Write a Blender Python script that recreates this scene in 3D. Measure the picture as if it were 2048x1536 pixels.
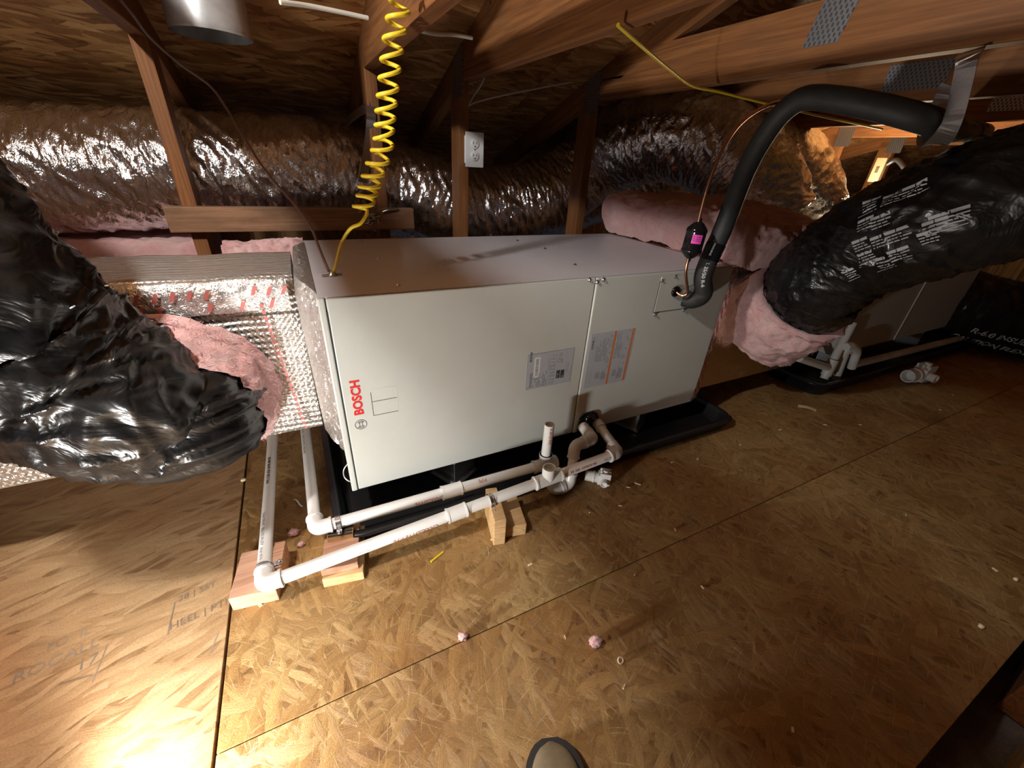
import bpy, bmesh, math, random
from math import sin, cos, pi, radians as rad
from mathutils import Vector as V, Matrix as M, noise as NZ
random.seed(7)
for o in list(bpy.data.objects): bpy.data.objects.remove(o)
S = bpy.context.scene; COL = S.collection

# ------------------------------------------------------------------ camera
A_, B_, C_ = -0.490634744, 0.508099161, 0.063754281      # yaw, pitch down, roll
CAM = V((-0.00929, -0.82252, 0.8400)); FPX = 802.362
ca, sa, cb, sb, cc, sc = cos(A_), sin(A_), cos(B_), sin(B_), cos(C_), sin(C_)
RW = (M(((cc, -sc, 0), (sc, cc, 0), (0, 0, 1))) @ M(((1, 0, 0), (0, cb, -sb), (0, sb, cb)))
      @ M(((1, 0, 0), (0, 0, -1), (0, 1, 0))) @ M(((ca, sa, 0), (-sa, ca, 0), (0, 0, 1))))
cd = bpy.data.cameras.new('camera'); cam = bpy.data.objects.new('camera', cd); COL.objects.link(cam)
cd.sensor_width = 36; cd.lens = FPX / 2048 * 36; cd.clip_start = .01; cd.clip_end = 60
r0, r1, r2 = RW[0], RW[1], RW[2]
cam.matrix_world = M(((r0[0], -r1[0], -r2[0], CAM.x), (r0[1], -r1[1], -r2[1], CAM.y), (r0[2], -r1[2], -r2[2], CAM.z), (0, 0, 0, 1)))
S.camera = cam

# ------------------------------------------------------------------ world, lamps, exposure
w = bpy.data.worlds.new('attic_dark'); S.world = w; w.use_nodes = True
w.node_tree.nodes['Background'].inputs[0].default_value = (.9, .85, 1, 1)
w.node_tree.nodes['Background'].inputs[1].default_value = .01
S.view_settings.view_transform = 'Standard'; S.view_settings.look = 'None'
S.view_settings.gamma = 1; S.view_settings.use_curve_mapping = False
S.view_settings.exposure = 0.78
def lamp(name, loc, power, col, rad_, typ='POINT', aim=None, **k):
    d = bpy.data.lights.new(name, typ); o = bpy.data.objects.new(name, d); COL.objects.link(o)
    d.energy = power; d.color = col; d.shadow_soft_size = rad_; o.location = loc
    if aim is not None: o.rotation_euler = (V(aim) - V(loc)).to_track_quat('-Z', 'Y').to_euler()
    for a, b in k.items(): setattr(d, a, b)
    return o
lamp('floor_work_light', (-.40, -.52, .09), 15, (1.0, .98, .94), .03, 'SPOT', (.25, -.05, .55), spot_size=rad(178), spot_blend=.25)
lamp('hung_work_light', (-.55, -.35, 1.42), 34, (1.0, .975, .94), .035)
lamp('far_work_light', (2.74, .50, .73), 19, (1.0, .80, .54), .06)

# ------------------------------------------------------------------ survey helper: where the sight line through a photo point meets an axis plane
def at(u, v, ax, val):
    d = RW.transposed() @ V(((u - 1024) / FPX, (v - 768) / FPX, 1)); return CAM + d * ((val - CAM[ax]) / d[ax])
def pd(u, v, z):
    return CAM + (RW.transposed() @ V(((u - 1024) / FPX, (v - 768) / FPX, 1))) * z

# ------------------------------------------------------------------ materials
class NT:
    def __init__(s, name):
        s.m = bpy.data.materials.new(name); s.m.use_nodes = True; s.t = s.m.node_tree; s.n = s.t.nodes; s.l = s.t.links
        s.b = s.n['Principled BSDF']; s._tc = None
    def add(s, typ, **k):
        n = s.n.new(typ)
        for a, b in k.items(): setattr(n, a, b)
        return n
    def put(s, sock, v):
        if isinstance(v, bpy.types.NodeSocket): s.l.new(v, sock)
        else: sock.default_value = v
    @property
    def obj(s):
        if not s._tc: s._tc = s.add('ShaderNodeTexCoord')
        return s._tc.outputs['Object']
    def math(s, op, a, b=0.0, c=0.0, clamp=False):
        n = s.add('ShaderNodeMath', operation=op, use_clamp=clamp)
        s.put(n.inputs[0], a); s.put(n.inputs[1], b)
        if op in ('MULTIPLY_ADD', 'COMPARE', 'SMOOTH_MIN'): s.put(n.inputs[2], c)
        return n.outputs[0]
    def map(s, vec, scale=(1, 1, 1), rot=(0, 0, 0), loc=(0, 0, 0), typ='POINT'):
        n = s.add('ShaderNodeMapping', vector_type=typ); s.put(n.inputs[0], vec)
        n.inputs['Location'].default_value = loc; n.inputs['Rotation'].default_value = rot; n.inputs['Scale'].default_value = scale
        return n.outputs[0]
    def noise(s, vec, scale, detail=2, rough=.5, dist=0, dim='3D'):
        n = s.add('ShaderNodeTexNoise', noise_dimensions=dim); s.put(n.inputs['Vector'], vec)
        n.inputs['Scale'].default_value = scale; n.inputs['Detail'].default_value = detail
        n.inputs['Roughness'].default_value = rough; n.inputs['Distortion'].default_value = dist
        return n
    def ramp(s, fac, stops, interp='LINEAR'):
        n = s.add('ShaderNodeValToRGB'); s.put(n.inputs[0], fac); r = n.color_ramp; r.interpolation = interp
        while len(r.elements) < len(stops): r.elements.new(.5)
        for e, (p, c) in zip(r.elements, stops): e.position = p; e.color = tuple(c) + (1,) if len(c) == 3 else c
        return n.outputs[0]
    def mix(s, f, a, b, mode='MIX'):
        n = s.add('ShaderNodeMix', data_type='RGBA', blend_type=mode)
        s.put(n.inputs[0], f); 
        for i, v in ((6, a), (7, b)):
            if isinstance(v, tuple) and len(v) == 3: v = v + (1,)
            s.put(n.inputs[i], v)
        return n.outputs[2]
    def bump(s, h, strength=.5, dist=.002, normal=None):
        n = s.add('ShaderNodeBump'); n.inputs['Strength'].default_value = strength; n.inputs['Distance'].default_value = dist
        s.put(n.inputs['Height'], h)
        if normal: s.put(n.inputs['Normal'], normal)
        return n.outputs[0]
    def set(s, **k):
        for a, v in k.items():
            a = {'base': 'Base Color', 'rough': 'Roughness', 'metal': 'Metallic', 'normal': 'Normal', 'spec': 'Specular IOR Level', 'coat': 'Coat Weight', 'sheen': 'Sheen Weight', 'trans': 'Transmission Weight', 'sss': 'Subsurface Weight'}[a]
            if isinstance(v, tuple) and len(v) == 3: v = v + (1,)
            s.put(s.b.inputs[a], v)
        return s.m
    def rnd(s):
        return s.add('ShaderNodeObjectInfo').outputs['Random']

def plain(name, col, rough=.5, metal=0, var=.06, bump=0, bscale=200, spec=.5, coat=0):
    n = NT(name); f = n.noise(n.obj, 9, 4, .6).outputs[0]
    a = tuple(c * (1 - var) for c in col); b = tuple(min(1, c * (1 + var)) for c in col)
    kw = dict(base=n.ramp(f, [(.3, a), (.7, b)]), rough=rough, metal=metal, spec=spec, coat=coat)
    if bump: kw['normal'] = n.bump(n.noise(n.obj, bscale, 3).outputs[0], bump, .001)
    return n.set(**kw)

def osb(name, pal, layers, tint_noise=None, bump=.6, straw=0, rough=.6, strawcol=(.80, .66, .36), cidw=.75, grainamt=.35, bdist=.0022):
    """layers: (angle_deg, length, width); overlapping wood strands, the topmost random one wins."""
    n = NT(name); vec = n.obj
    warp = n.noise(vec, 7, 2).outputs['Color']
    wv = n.add('ShaderNodeVectorMath', operation='MULTIPLY_ADD'); n.put(wv.inputs[0], warp); wv.inputs[1].default_value = (.03,) * 3; n.put(wv.inputs[2], vec)
    H = cid = grain = None
    for i, (ang, ln, wd, bonus) in enumerate(layers):
        p = n.map(wv.outputs[0], (ln, wd, 1), (0, 0, rad(ang)), (i * 3.17, i * 1.31, 0), 'TEXTURE')
        v = n.add('ShaderNodeTexVoronoi', voronoi_dimensions='2D'); n.put(v.inputs['Vector'], p); v.inputs['Scale'].default_value = 1
        sp = n.add('ShaderNodeSeparateColor'); n.put(sp.inputs[0], v.outputs['Color'])
        h = n.math('ADD', n.math('SUBTRACT', sp.outputs[0], n.math('MULTIPLY', v.outputs['Distance'], .45)), bonus)
        g = n.noise(n.map(p, (1, 16, 1)), 1.6, 3, .65).outputs[0]
        if H is None: H, cid, grain = h, sp.outputs[1], g
        else:
            win = n.math('GREATER_THAN', h, H)
            def sel(a, b):
                m_ = n.add('ShaderNodeMix', data_type='FLOAT'); n.put(m_.inputs[0], win); n.put(m_.inputs[2], a); n.put(m_.inputs[3], b); return m_.outputs[0]
            cid, grain, H = sel(cid, sp.outputs[1]), sel(grain, g), n.math('MAXIMUM', h, H)
    col = n.ramp(n.math('ADD', n.math('MULTIPLY', cid, cidw), n.math('MULTIPLY', n.math('SUBTRACT', grain, .25), grainamt * 1.4)), pal)
    if straw:
        for ang in (20, 75, -35, -70):
            p = n.map(wv.outputs[0], (.040, .0022, 1), (0, 0, rad(ang)), (ang, 1.7, 0), 'TEXTURE')
            v = n.add('ShaderNodeTexVoronoi', voronoi_dimensions='2D'); n.put(v.inputs['Vector'], p); v.inputs['Scale'].default_value = 1
            sp = n.add('ShaderNodeSeparateColor'); n.put(sp.inputs[0], v.outputs['Color'])
            on = n.math('MULTIPLY', n.math('GREATER_THAN', sp.outputs[0], 1 - straw), n.math('LESS_THAN', v.outputs['Distance'], .45))
            col = n.mix(n.math('MULTIPLY', on, .22), col, strawcol); H = n.math('ADD', H, n.math('MULTIPLY', on, .5))
    if tint_noise:
        sc_, lo, hi = tint_noise
        col = n.mix(n.ramp(n.noise(vec, sc_, 3).outputs[0], [(.42, (0, 0, 0)), (.65, (1, 1, 1))]), col, n.mix(1.0, col, hi, 'MULTIPLY'))
    col = n.mix(1.0, col, n.ramp(H, [(.30, (.62, .55, .48)), (.62, (1, 1, 1))]), 'MULTIPLY')
    fib = n.noise(n.map(wv.outputs[0], (1, 1, 1), (0, 0, .6)), 420, 3, .7).outputs[0]
    col = n.mix(1.0, col, n.ramp(fib, [(.32, (.80, .78, .74)), (.62, (1.08, 1.08, 1.06))]), 'MULTIPLY')
    hh = n.math('ADD', n.math('ADD', H, n.math('MULTIPLY', grain, .35)), n.math('MULTIPLY', fib, .22))
    return n.set(base=col, rough=rough, normal=n.bump(hh, bump, bdist), spec=.35)

def lumber(name, pal, rough=.65, ring=60, dirt=.35, dirtcol=(.10, .06, .035)):
    n = NT(name)
    r = n.rnd(); off = n.add('ShaderNodeCombineXYZ'); n.put(off.inputs[0], n.math('MULTIPLY', r, 37.)); n.put(off.inputs[1], n.math('MULTIPLY', r, 11.)); n.put(off.inputs[2], n.math('MULTIPLY', r, 5.))
    ad = n.add('ShaderNodeVectorMath', operation='ADD'); n.put(ad.inputs[0], n.obj); n.put(ad.inputs[1], off.outputs[0])
    p = ad.outputs[0]
    big = n.noise(n.map(p, (.35, 8, 8)), 2.2, 2, .5, .3).outputs[0]
    w_ = n.math('SINE', n.math('MULTIPLY', big, float(ring)))
    fine = n.noise(n.map(p, (4, 150, 150)), 1.5, 3, .7).outputs[0]
    f = n.math('ADD', n.math('MULTIPLY', w_, .07), n.math('ADD', n.math('MULTIPLY', fine, .5), n.math('MULTIPLY', big, .42)))
    c = n.ramp(f, pal)
    c = n.mix(n.math('MULTIPLY', n.ramp(n.noise(n.map(p, (2, 6, 6)), 3, 4, .65).outputs[0], [(.45, (0, 0, 0)), (.72, (1, 1, 1))]), dirt), c, dirtcol)
    return n.set(base=c, rough=rough, normal=n.bump(f, .35, .0012), spec=.3)

MAT = {}
MAT['osb_floor'] = osb('osb_strand_floor', [(.0, (.25, .14, .05)), (.35, (.36, .215, .08)), (.65, (.42, .265, .105)), (1, (.54, .37, .165))],
    [(12, .11, .017, 0), (70, .12, .02, .06), (-50, .10, .014, .05), (-15, .13, .024, .0), (40, .09, .013, .04), (-80, .08, .011, .02)], (3.0, 0, (.80, .66, .52)), 1., .03, cidw=.6, grainamt=.5, bdist=.0038)
MAT['osb_smooth'] = osb('osb_strand_floor_smooth', [(.0, (.30, .17, .08)), (.3, (.42, .27, .135)), (.7, (.50, .345, .19)), (1, (.62, .46, .28))],
    [(12, .15, .022, 0), (22, .11, .015, .05), (2, .17, .026, .03), (32, .09, .014, .0), (-14, .10, .018, -.02)], (2.2, 0, (.86, .68, .56)), .8, 0, cidw=.42, grainamt=.62, bdist=.0026)
MAT['osb_roof'] = osb('osb_strand_sheathing', [(.0, (.13, .05, .015)), (.3, (.36, .17, .055)), (.65, (.52, .28, .10)), (1, (.68, .43, .19))],
    [(4, .13, .022, 0), (-12, .10, .017, .05), (22, .12, .024, .02), (-35, .09, .018, -.05)], (2.5, 0, (.70, .55, .45)), .6, 0)
MAT['truss_wood'] = lumber('aged_truss_lumber', [(.25, (.12, .042, .013)), (.5, (.235, .092, .028)), (.8, (.345, .155, .052))])
MAT['weathered'] = lumber('weathered_board', [(.25, (.17, .085, .045)), (.5, (.30, .165, .09)), (.8, (.42, .27, .17))], dirt=.6)
MAT['pine'] = lumber('fresh_pine_block', [(.25, (.48, .28, .13)), (.5, (.68, .45, .22)), (.8, (.80, .60, .34))], dirt=.08, ring=70)
MAT['redwood'] = lumber('reddish_pine_block', [(.25, (.36, .18, .11)), (.5, (.56, .33, .22)), (.8, (.66, .44, .30))], dirt=.12)
MAT['paint'] = plain('warm_grey_enamel', (.58, .595, .555), .32, 0, .025, .05, 500, .5)
MAT['paint_top'] = plain('enamel_top_cool_light', (.57, .56, .60), .30, 0, .03, .03, 300, .25)  # cabinet enamel again, with the cool dim light mixed into its colour
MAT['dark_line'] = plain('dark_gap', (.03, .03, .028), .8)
MAT['black_plastic'] = plain('black_pan_plastic', (.012, .012, .014), .34, 0, .2, .1, 60)
MAT['black_gloss'] = plain('black_gloss_paint', (.008, .008, .009), .12, 0, .1, 0, 1, .6)
MAT['rubber'] = plain('black_rubber_foam', (.022, .022, .021), .62, 0, .35, .35, 260)
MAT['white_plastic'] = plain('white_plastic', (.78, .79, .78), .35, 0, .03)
MAT['pvc'] = plain('white_pvc', (.80, .80, .775), .3, 0, .05, .04, 90)
MAT['pvc_dull'] = plain('dull_cement_pvc', (.60, .585, .56), .45, 0, .15, .06, 60)
MAT['yellow'] = plain('yellow_wire', (.80, .58, .03), .35)
MAT['white_wire'] = plain('white_cable', (.62, .58, .50), .5)
MAT['dark_wire'] = plain('brown_wire', (.22, .15, .135), .4)
MAT['copper'] = plain('copper', (.72, .38, .24), .3, 1, .15)
MAT['box_tan'] = plain('tan_box', (.22, .15, .08), .5)
MAT['magenta'] = plain('magenta_sticker', (.80, .07, .45), .4)
MAT['red'] = plain('red_print', (.68, .02, .02), .45)
MAT['red_dull'] = plain('faded_red_print', (.55, .16, .14), .5)
MAT['ink'] = plain('black_ink', (.05, .05, .055), .6)
MAT['ink_grey'] = plain('grey_ink', (.26, .27, .29), .6)
MAT['stamp_ink'] = plain('faded_stamp_ink', (.23, .17, .12), .8, 0, .4)
MAT['white_ink'] = plain('white_ink', (.62, .64, .66), .5)
MAT['label_grey'] = plain('grey_label', (.46, .48, .52), .35)
MAT['orange'] = plain('orange_print', (.72, .20, .05), .45)
MAT['chip'] = plain('pale_wood_chip', (.72, .56, .36), .7)
MAT['boot'] = plain('worn_olive_leather', (.17, .13, .08), .4, 0, .6, .4, 40)
MAT['sole'] = plain('dark_boot_sole', (.022, .020, .020), .55, 0, .2, .3, 100)

def foil(name, tint, rough, bscale, strength, stretch=(1, 1, 1), stripes=False, metal=1.):
    n = NT(name); p = n.map(n.obj, stretch)
    a = n.noise(p, bscale, 4, .6, .6).outputs[0]; b = n.noise(p, bscale * 3.3, 3, .6).outputs[0]
    rid = n.math('ABSOLUTE', n.math('SUBTRACT', a, .5))
    h = n.math('ADD', n.math('MULTIPLY', rid, 2.0), n.math('MULTIPLY', b, .35))
    kw = dict(base=tint, rough=rough, metal=metal, normal=n.bump(h, strength, .004))
    if stripes:
        q = n.map(n.obj, (1, 1, 1), (0, rad(33), 0)); sp = n.add('ShaderNodeSeparateXYZ'); n.put(sp.inputs[0], q)
        s1 = n.math('GREATER_THAN', n.math('SINE', n.math('MULTIPLY', sp.outputs[0], 260.)), -.15)
        s1 = n.math('MULTIPLY', s1, n.math('GREATER_THAN', n.noise(n.obj, 26, 2).outputs[0], .36))
        kw['base'] = n.mix(s1, tint, (.62, .16, .12)); kw['metal'] = n.math('SUBTRACT', 1., n.math('MULTIPLY', s1, .55))
    return n.set(**kw)
MAT['mylar'] = foil('silver_mylar_jacket', (.84, .85, .88), .16, 34, .85, (1.7, .8, .8))
MAT['foil'] = foil('crinkled_foil_tape', (.86, .85, .82), .24, 70, 1., metal=.82)
MAT['foil_red'] = foil('red_printed_foil_tape', (.80, .72, .68), .25, 40, .5, stripes=True)
MAT['galv'] = foil('galvanised_steel', (.60, .62, .64), .3, 55, .12)
MAT['galv_dull'] = plain('dull_galvanised', (.36, .36, .36), .38, .6, .45, .12, 60)
MAT['zinc'] = foil('zinc_plate', (.66, .67, .70), .28, 30, .05)
MAT['strap'] = foil('steel_hanger_strap', (.55, .54, .53), .3, 18, .15)
MAT['plenum_foil'] = foil('smooth_foil_facing', (.66, .52, .38), .2, 22, .4)  # brown tint puts the reflected floor into the foil colour

def bubble(name):
    n = NT(name); sp = n.add('ShaderNodeSeparateXYZ'); n.put(sp.inputs[0], n.obj)
    wob = n.noise(n.obj, 5, 3).outputs[0]
    rows = n.math('SINE', n.math('ADD', n.math('MULTIPLY', n.math('ADD', sp.outputs[2], n.math('MULTIPLY', sp.outputs[1], .6)), 430.), n.math('MULTIPLY', wob, 9.)))
    cols_ = n.math('SINE', n.math('MULTIPLY', sp.outputs[0], 560.))
    fine = n.noise(n.obj, 120, 3, .7).outputs[0]
    h = n.math('ADD', n.math('MULTIPLY', rows, .5), n.math('ADD', n.math('MULTIPLY', n.math('MULTIPLY', cols_, rows), .28), n.math('MULTIPLY', fine, 1.7)))
    return n.set(base=(.84, .80, .74), rough=.24, metal=.8, normal=n.bump(h, .8, .003))
MAT['bubble'] = bubble('foil_bubble_wrap')

def poly(name):
    n = NT(name); p = n.map(n.obj, (1, 1, 1), (.5, .3, .6))
    a = n.noise(n.map(p, (26, 5, 12)), 1, 3, .55, .9).outputs[0]; b = n.noise(n.obj, 120, 3).outputs[0]
    rid = n.math('ABSOLUTE', n.math('SUBTRACT', a, .5))
    d = n.noise(n.obj, 6, 4, .65).outputs[0]
    return n.set(base=n.ramp(d, [(.35, (.006, .006, .007)), (.75, (.020, .019, .018))]), rough=n.ramp(d, [(.3, (.20,) * 3), (.7, (.38,) * 3)]), spec=.55,
                 normal=n.bump(n.math('ADD', n.math('MULTIPLY', rid, 2.2), n.math('MULTIPLY', b, .08)), .6, .005))
MAT['poly'] = poly('black_poly_jacket')

def wool(name, c1, c2, c3):
    n = NT(name)
    a = n.noise(n.obj, 14, 5, .7, .6).outputs[0]; f = n.noise(n.map(n.obj, (1, 1, 2.5), (.4, .8, .2)), 160, 4, .75, 1.).outputs[0]
    c = n.ramp(n.math('ADD', n.math('MULTIPLY', a, .62), n.math('MULTIPLY', f, .42)), [(.28, c1), (.5, c2), (.74, c3)])
    return n.set(base=c, rough=.95, spec=.1, sheen=.3, normal=n.bump(n.math('ADD', f, n.math('MULTIPLY', a, 1.6)), .8, .005))
MAT['pink'] = wool('pink_fibreglass', (.66, .27, .26), (.85, .50, .49), (.93, .72, .70))
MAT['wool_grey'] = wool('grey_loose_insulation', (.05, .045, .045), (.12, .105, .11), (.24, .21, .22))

def dots(name):      # truss plate with rows of punched slots
    n = NT(name); sp = n.add('ShaderNodeSeparateXYZ'); n.put(sp.inputs[0], n.obj)
    row = n.math('MULTIPLY', sp.outputs[1], 120.); 
    a = n.math('SINE', n.math('MULTIPLY', sp.outputs[2], 330.)); b = n.math('SINE', n.math('MULTIPLY', sp.outputs[1], 560.))
    hole = n.math('GREATER_THAN', n.math('MULTIPLY', a, b), .25)
    return n.set(base=n.mix(hole, (.36, .37, .39), (.07, .06, .055)), metal=n.math('SUBTRACT', .9, n.math('MULTIPLY', hole, .8)), rough=.42, normal=n.bump(hole, -.6, .002))
MAT['plate'] = dots('punched_truss_plate')

# ------------------------------------------------------------------ mesh building
class G:
    def __init__(s): s.v = []; s.f = []; s.m = []; s.s = []
    def add(s, vs, fs, mi=0, smooth=False):
        o = len(s.v); s.v += [V(x) for x in vs]; s.f += [[i + o for i in f] for f in fs]; s.m += [mi] * len(fs); s.s += [smooth] * len(fs); return s
    def box(s, c, d, mw=None, mi=0, bev=0):
        x, y, z = (k / 2 for k in d); c = V(c); b = min(bev, min(x, y, z) * .8)
        if b <= 0:
            vs = [V((a, e, g)) for g in (-z, z) for e in (-y, y) for a in (-x, x)]
            fs = [[0, 2, 3, 1], [4, 5, 7, 6], [0, 1, 5, 4], [2, 6, 7, 3], [0, 4, 6, 2], [1, 3, 7, 5]]
            sm = False
        else:
            bm = bmesh.new(); bmesh.ops.create_cube(bm, size=1)
            for q in bm.verts: q.co = V((q.co.x * 2 * x, q.co.y * 2 * y, q.co.z * 2 * z))
            bmesh.ops.bevel(bm, geom=bm.edges[:], offset=b, segments=2, affect='EDGES', profile=.6)
            vs = [q.co.copy() for q in bm.verts]; bm.verts.index_update(); fs = [[q.index for q in f.verts] for f in bm.faces]; bm.free(); sm = False
        vs = [(mw @ q if mw else q) + c for q in vs]
        return s.add(vs, fs, mi, sm)
    def cyl(s, a, b, r, seg=20, r2=None, caps=True, mi=0, smooth=True):
        return s.tube([a, b], r if r2 is None else (lambda t: r + (r2 - r) * t), seg, mi=mi, caps=caps, raw=True, smooth=smooth)
    def tube(s, pts, r, seg=16, step=None, disp=None, caps=True, mi=0, raw=False, up=(0, 0, 1), smooth=True, hollow=0):
        P, T, N, B, Ls = path(pts, step, raw, up); n = len(P); vs = []
        tot = Ls[-1] or 1
        for i in range(n):
            rr = r(Ls[i] / tot) if callable(r) else r
            for k in range(seg):
                th = 2 * pi * k / seg; q = rr + (disp(Ls[i], th) if disp else 0)
                vs.append(P[i] + (N[i] * cos(th) + B[i] * sin(th)) * q)
        fs = [[i * seg + k, i * seg + (k + 1) % seg, (i + 1) * seg + (k + 1) % seg, (i + 1) * seg + k] for i in range(n - 1) for k in range(seg)]
        s.add(vs, fs, mi, smooth)
        if hollow:
            for i, sg in ((0, 0), (n - 1, 1)):
                ring = vs[i * seg:(i + 1) * seg]; inn = [P[i] + (q - P[i]) * (1 - hollow) for q in ring]
                d = T[i] * (1 if i == 0 else -1) * (ring[0] - P[i]).length * 1.2
                deep = [q + d for q in inn]
                f1 = [[k, (k + 1) % seg, seg + (k + 1) % seg, seg + k] for k in range(seg)]
                f2 = [[seg + a for a in q] for q in f1]
                s.add(ring + inn + deep, f1 + f2 + [[2 * seg + k for k in range(seg)]], mi, False)
        elif caps:
            s.add(vs[:seg], [list(range(seg))[::-1]], mi); s.add(vs[-seg:], [list(range(seg))], mi)
        return s
    def quad(s, a, b, c, d, mi=0): return s.add([a, b, c, d], [[0, 1, 2, 3]], mi)
    def prism(s, poly_, off, mi=0):
        n = len(poly_); off = V(off); a = [V(p) for p in poly_]
        return s.add(a + [p + off for p in a], [list(range(n))[::-1], list(range(n, 2 * n))] + [[i, (i + 1) % n, n + (i + 1) % n, n + i] for i in range(n)], mi)
    def lathe(s, prof, a, axis=(0, 0, 1), seg=24, mi=0):
        ax = V(axis).normalized(); x = ax.orthogonal().normalized(); y = ax.cross(x); vs = []; a = V(a)
        for r, h in prof:
            for k in range(seg): t = 2 * pi * k / seg; vs.append(a + ax * h + (x * cos(t) + y * sin(t)) * r)
        n = len(prof)
        return s.add(vs, [[i * seg + k, i * seg + (k + 1) % seg, (i + 1) * seg + (k + 1) % seg, (i + 1) * seg + k] for i in range(n - 1) for k in range(seg)]
                     + [list(range(seg))[::-1], [(n - 1) * seg + k for k in range(seg)]], mi, True)
    def grid(s, fn, nu, nv, mi=0, closeu=False):
        vs = [V(fn(i / nu, j / nv)) for j in range(nv + 1) for i in range(nu + 1)]; w_ = nu + 1
        return s.add(vs, [[j * w_ + i, j * w_ + i + 1, (j + 1) * w_ + i + 1, (j + 1) * w_ + i] for j in range(nv) for i in range(nu)], mi, True)

def path(pts, step=None, raw=False, up=(0, 0, 1)):
    pts = [V(p) for p in pts]
    if not raw and len(pts) > 2:
        q = [pts[0] * 2 - pts[1]] + pts + [pts[-1] * 2 - pts[-2]]; dn = []
        for i in range(1, len(q) - 2):
            a, b, c, d = q[i - 1:i + 3]
            for k in range(24):
                t = k / 24; dn.append(.5 * ((2 * b) + (c - a) * t + (2 * a - 5 * b + 4 * c - d) * t * t + (3 * b - a - 3 * c + d) * t ** 3))
        dn.append(pts[-1]); pts = dn
    if step:
        L = [0.]
        for a, b in zip(pts, pts[1:]): L.append(L[-1] + (b - a).length)
        n = max(1, int(round(L[-1] / step))); out = []; j = 0
        for i in range(n + 1):
            t = L[-1] * i / n
            while j < len(L) - 2 and L[j + 1] < t: j += 1
            d = L[j + 1] - L[j] or 1; out.append(pts[j].lerp(pts[j + 1], min(1, max(0, (t - L[j]) / d))))
        pts = out
    n = len(pts); T = []
    for i in range(n):
        d = pts[min(n - 1, i + 1)] - pts[max(0, i - 1)]; T.append(d.normalized() if d.length else V((1, 0, 0)))
    u = V(up)
    if abs(u.dot(T[0])) > .95: u = V((0, 1, 0)) if abs(T[0].y) < .9 else V((1, 0, 0))
    N = [(u - T[0] * u.dot(T[0])).normalized()]
    for i in range(1, n):
        q = N[-1] - T[i] * N[-1].dot(T[i]); N.append(q.normalized())
    B = [T[i].cross(N[i]) for i in range(n)]; Ls = [0.]
    for a, b in zip(pts, pts[1:]): Ls.append(Ls[-1] + (b - a).length)
    return pts, T, N, B, Ls

def build(name, g, mats, parent=None, mw=None, label=None, cat=None, group=None, kind=None):
    """One mesh object from world-space verts (or verts local to mw), origin at its base."""
    if isinstance(g, bpy.types.Mesh): me = g
    else:
        me = bpy.data.meshes.new(name)
        vs = g.v
        if mw is None:
            xs = [p.x for p in vs]; ys = [p.y for p in vs]; zs = [p.z for p in vs]
            c = V(((min(xs) + max(xs)) / 2, (min(ys) + max(ys)) / 2, min(zs))); mw = M.Translation(c); vs = [p - c for p in vs]
        me.from_pydata([tuple(p) for p in vs], [], g.f)
        me.polygons.foreach_set('material_index', g.m); me.polygons.foreach_set('use_smooth', g.s); me.update()
        for m_ in (mats if isinstance(mats, (list, tuple)) else [mats]): me.materials.append(MAT[m_])
    o = bpy.data.objects.new(name, me); COL.objects.link(o)
    if parent is not None:
        o.parent = parent; pm = wm(parent); o.matrix_local = pm.inverted() @ mw
    else: o.matrix_local = mw
    WM[o.name] = mw
    return tag(o, label, cat, group, kind)
WM = {}
def wm(o): return WM[o.name]
def tag(o, label=None, cat=None, group=None, kind=None):
    for k, v in (('label', label), ('category', cat), ('group', group), ('kind', kind)):
        if v: o[k] = v
    return o
def thing(name, loc, label=None, cat=None, group=None, kind=None):
    o = bpy.data.objects.new(name, None); COL.objects.link(o); o.location = loc; o.empty_display_size = .05
    WM[o.name] = M.Translation(V(loc)); return tag(o, label, cat, group, kind)
def basis(x, y, z, c): return M(((x[0], y[0], z[0], c[0]), (x[1], y[1], z[1], c[1]), (x[2], y[2], z[2], c[2]), (0, 0, 0, 1)))
def beam(name, a, b, w_, h_, parent, mat='truss_wood', side=(1, 0, 0), **k):
    """lumber from a to b; w_ across 'side', h_ across the third axis; local x runs along the grain"""
    a, b = V(a), V(b); x = (b - a).normalized(); y = V(side); y = (y - x * y.dot(x)).normalized(); z = x.cross(y)
    g = G().box((0, 0, 0), ((b - a).length, w_, h_), bev=.003)
    return build(name, g, mat, parent, basis(x, y, z, (a + b) / 2), **k)
def fbm(p, o=3):
    s_ = 0; a = 1.
    for _ in range(o): s_ += a * NZ.noise(p); p = p * 2.07; a *= .5
    return s_
def rig(p): return 1 - abs(NZ.noise(p)) * 2.2
def text_mesh(s, size, bold=0, align='LEFT'):
    cu = bpy.data.curves.new('t', 'FONT'); cu.body = s; cu.size = size; cu.offset = bold; cu.align_x = align; cu.resolution_u = 3
    o = bpy.data.objects.new('t', cu); COL.objects.link(o); dg = bpy.context.evaluated_depsgraph_get()
    me = bpy.data.meshes.new_from_object(o.evaluated_get(dg)); bpy.data.objects.remove(o)
    vs = [q.co.copy() for q in me.vertices]; fs = [list(p.vertices) for p in me.polygons]; bpy.data.meshes.remove(me)
    return vs, fs
def put_text(g, s, size, o, x, y, mi=0, bold=0, align='LEFT', z=0):
    vs, fs = text_mesh(s, size, bold, align); o, x, y = V(o), V(x), V(y); n = x.cross(y)
    g.add([o + x * q.x + y * q.y + n * z for q in vs], fs, mi)
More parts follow.
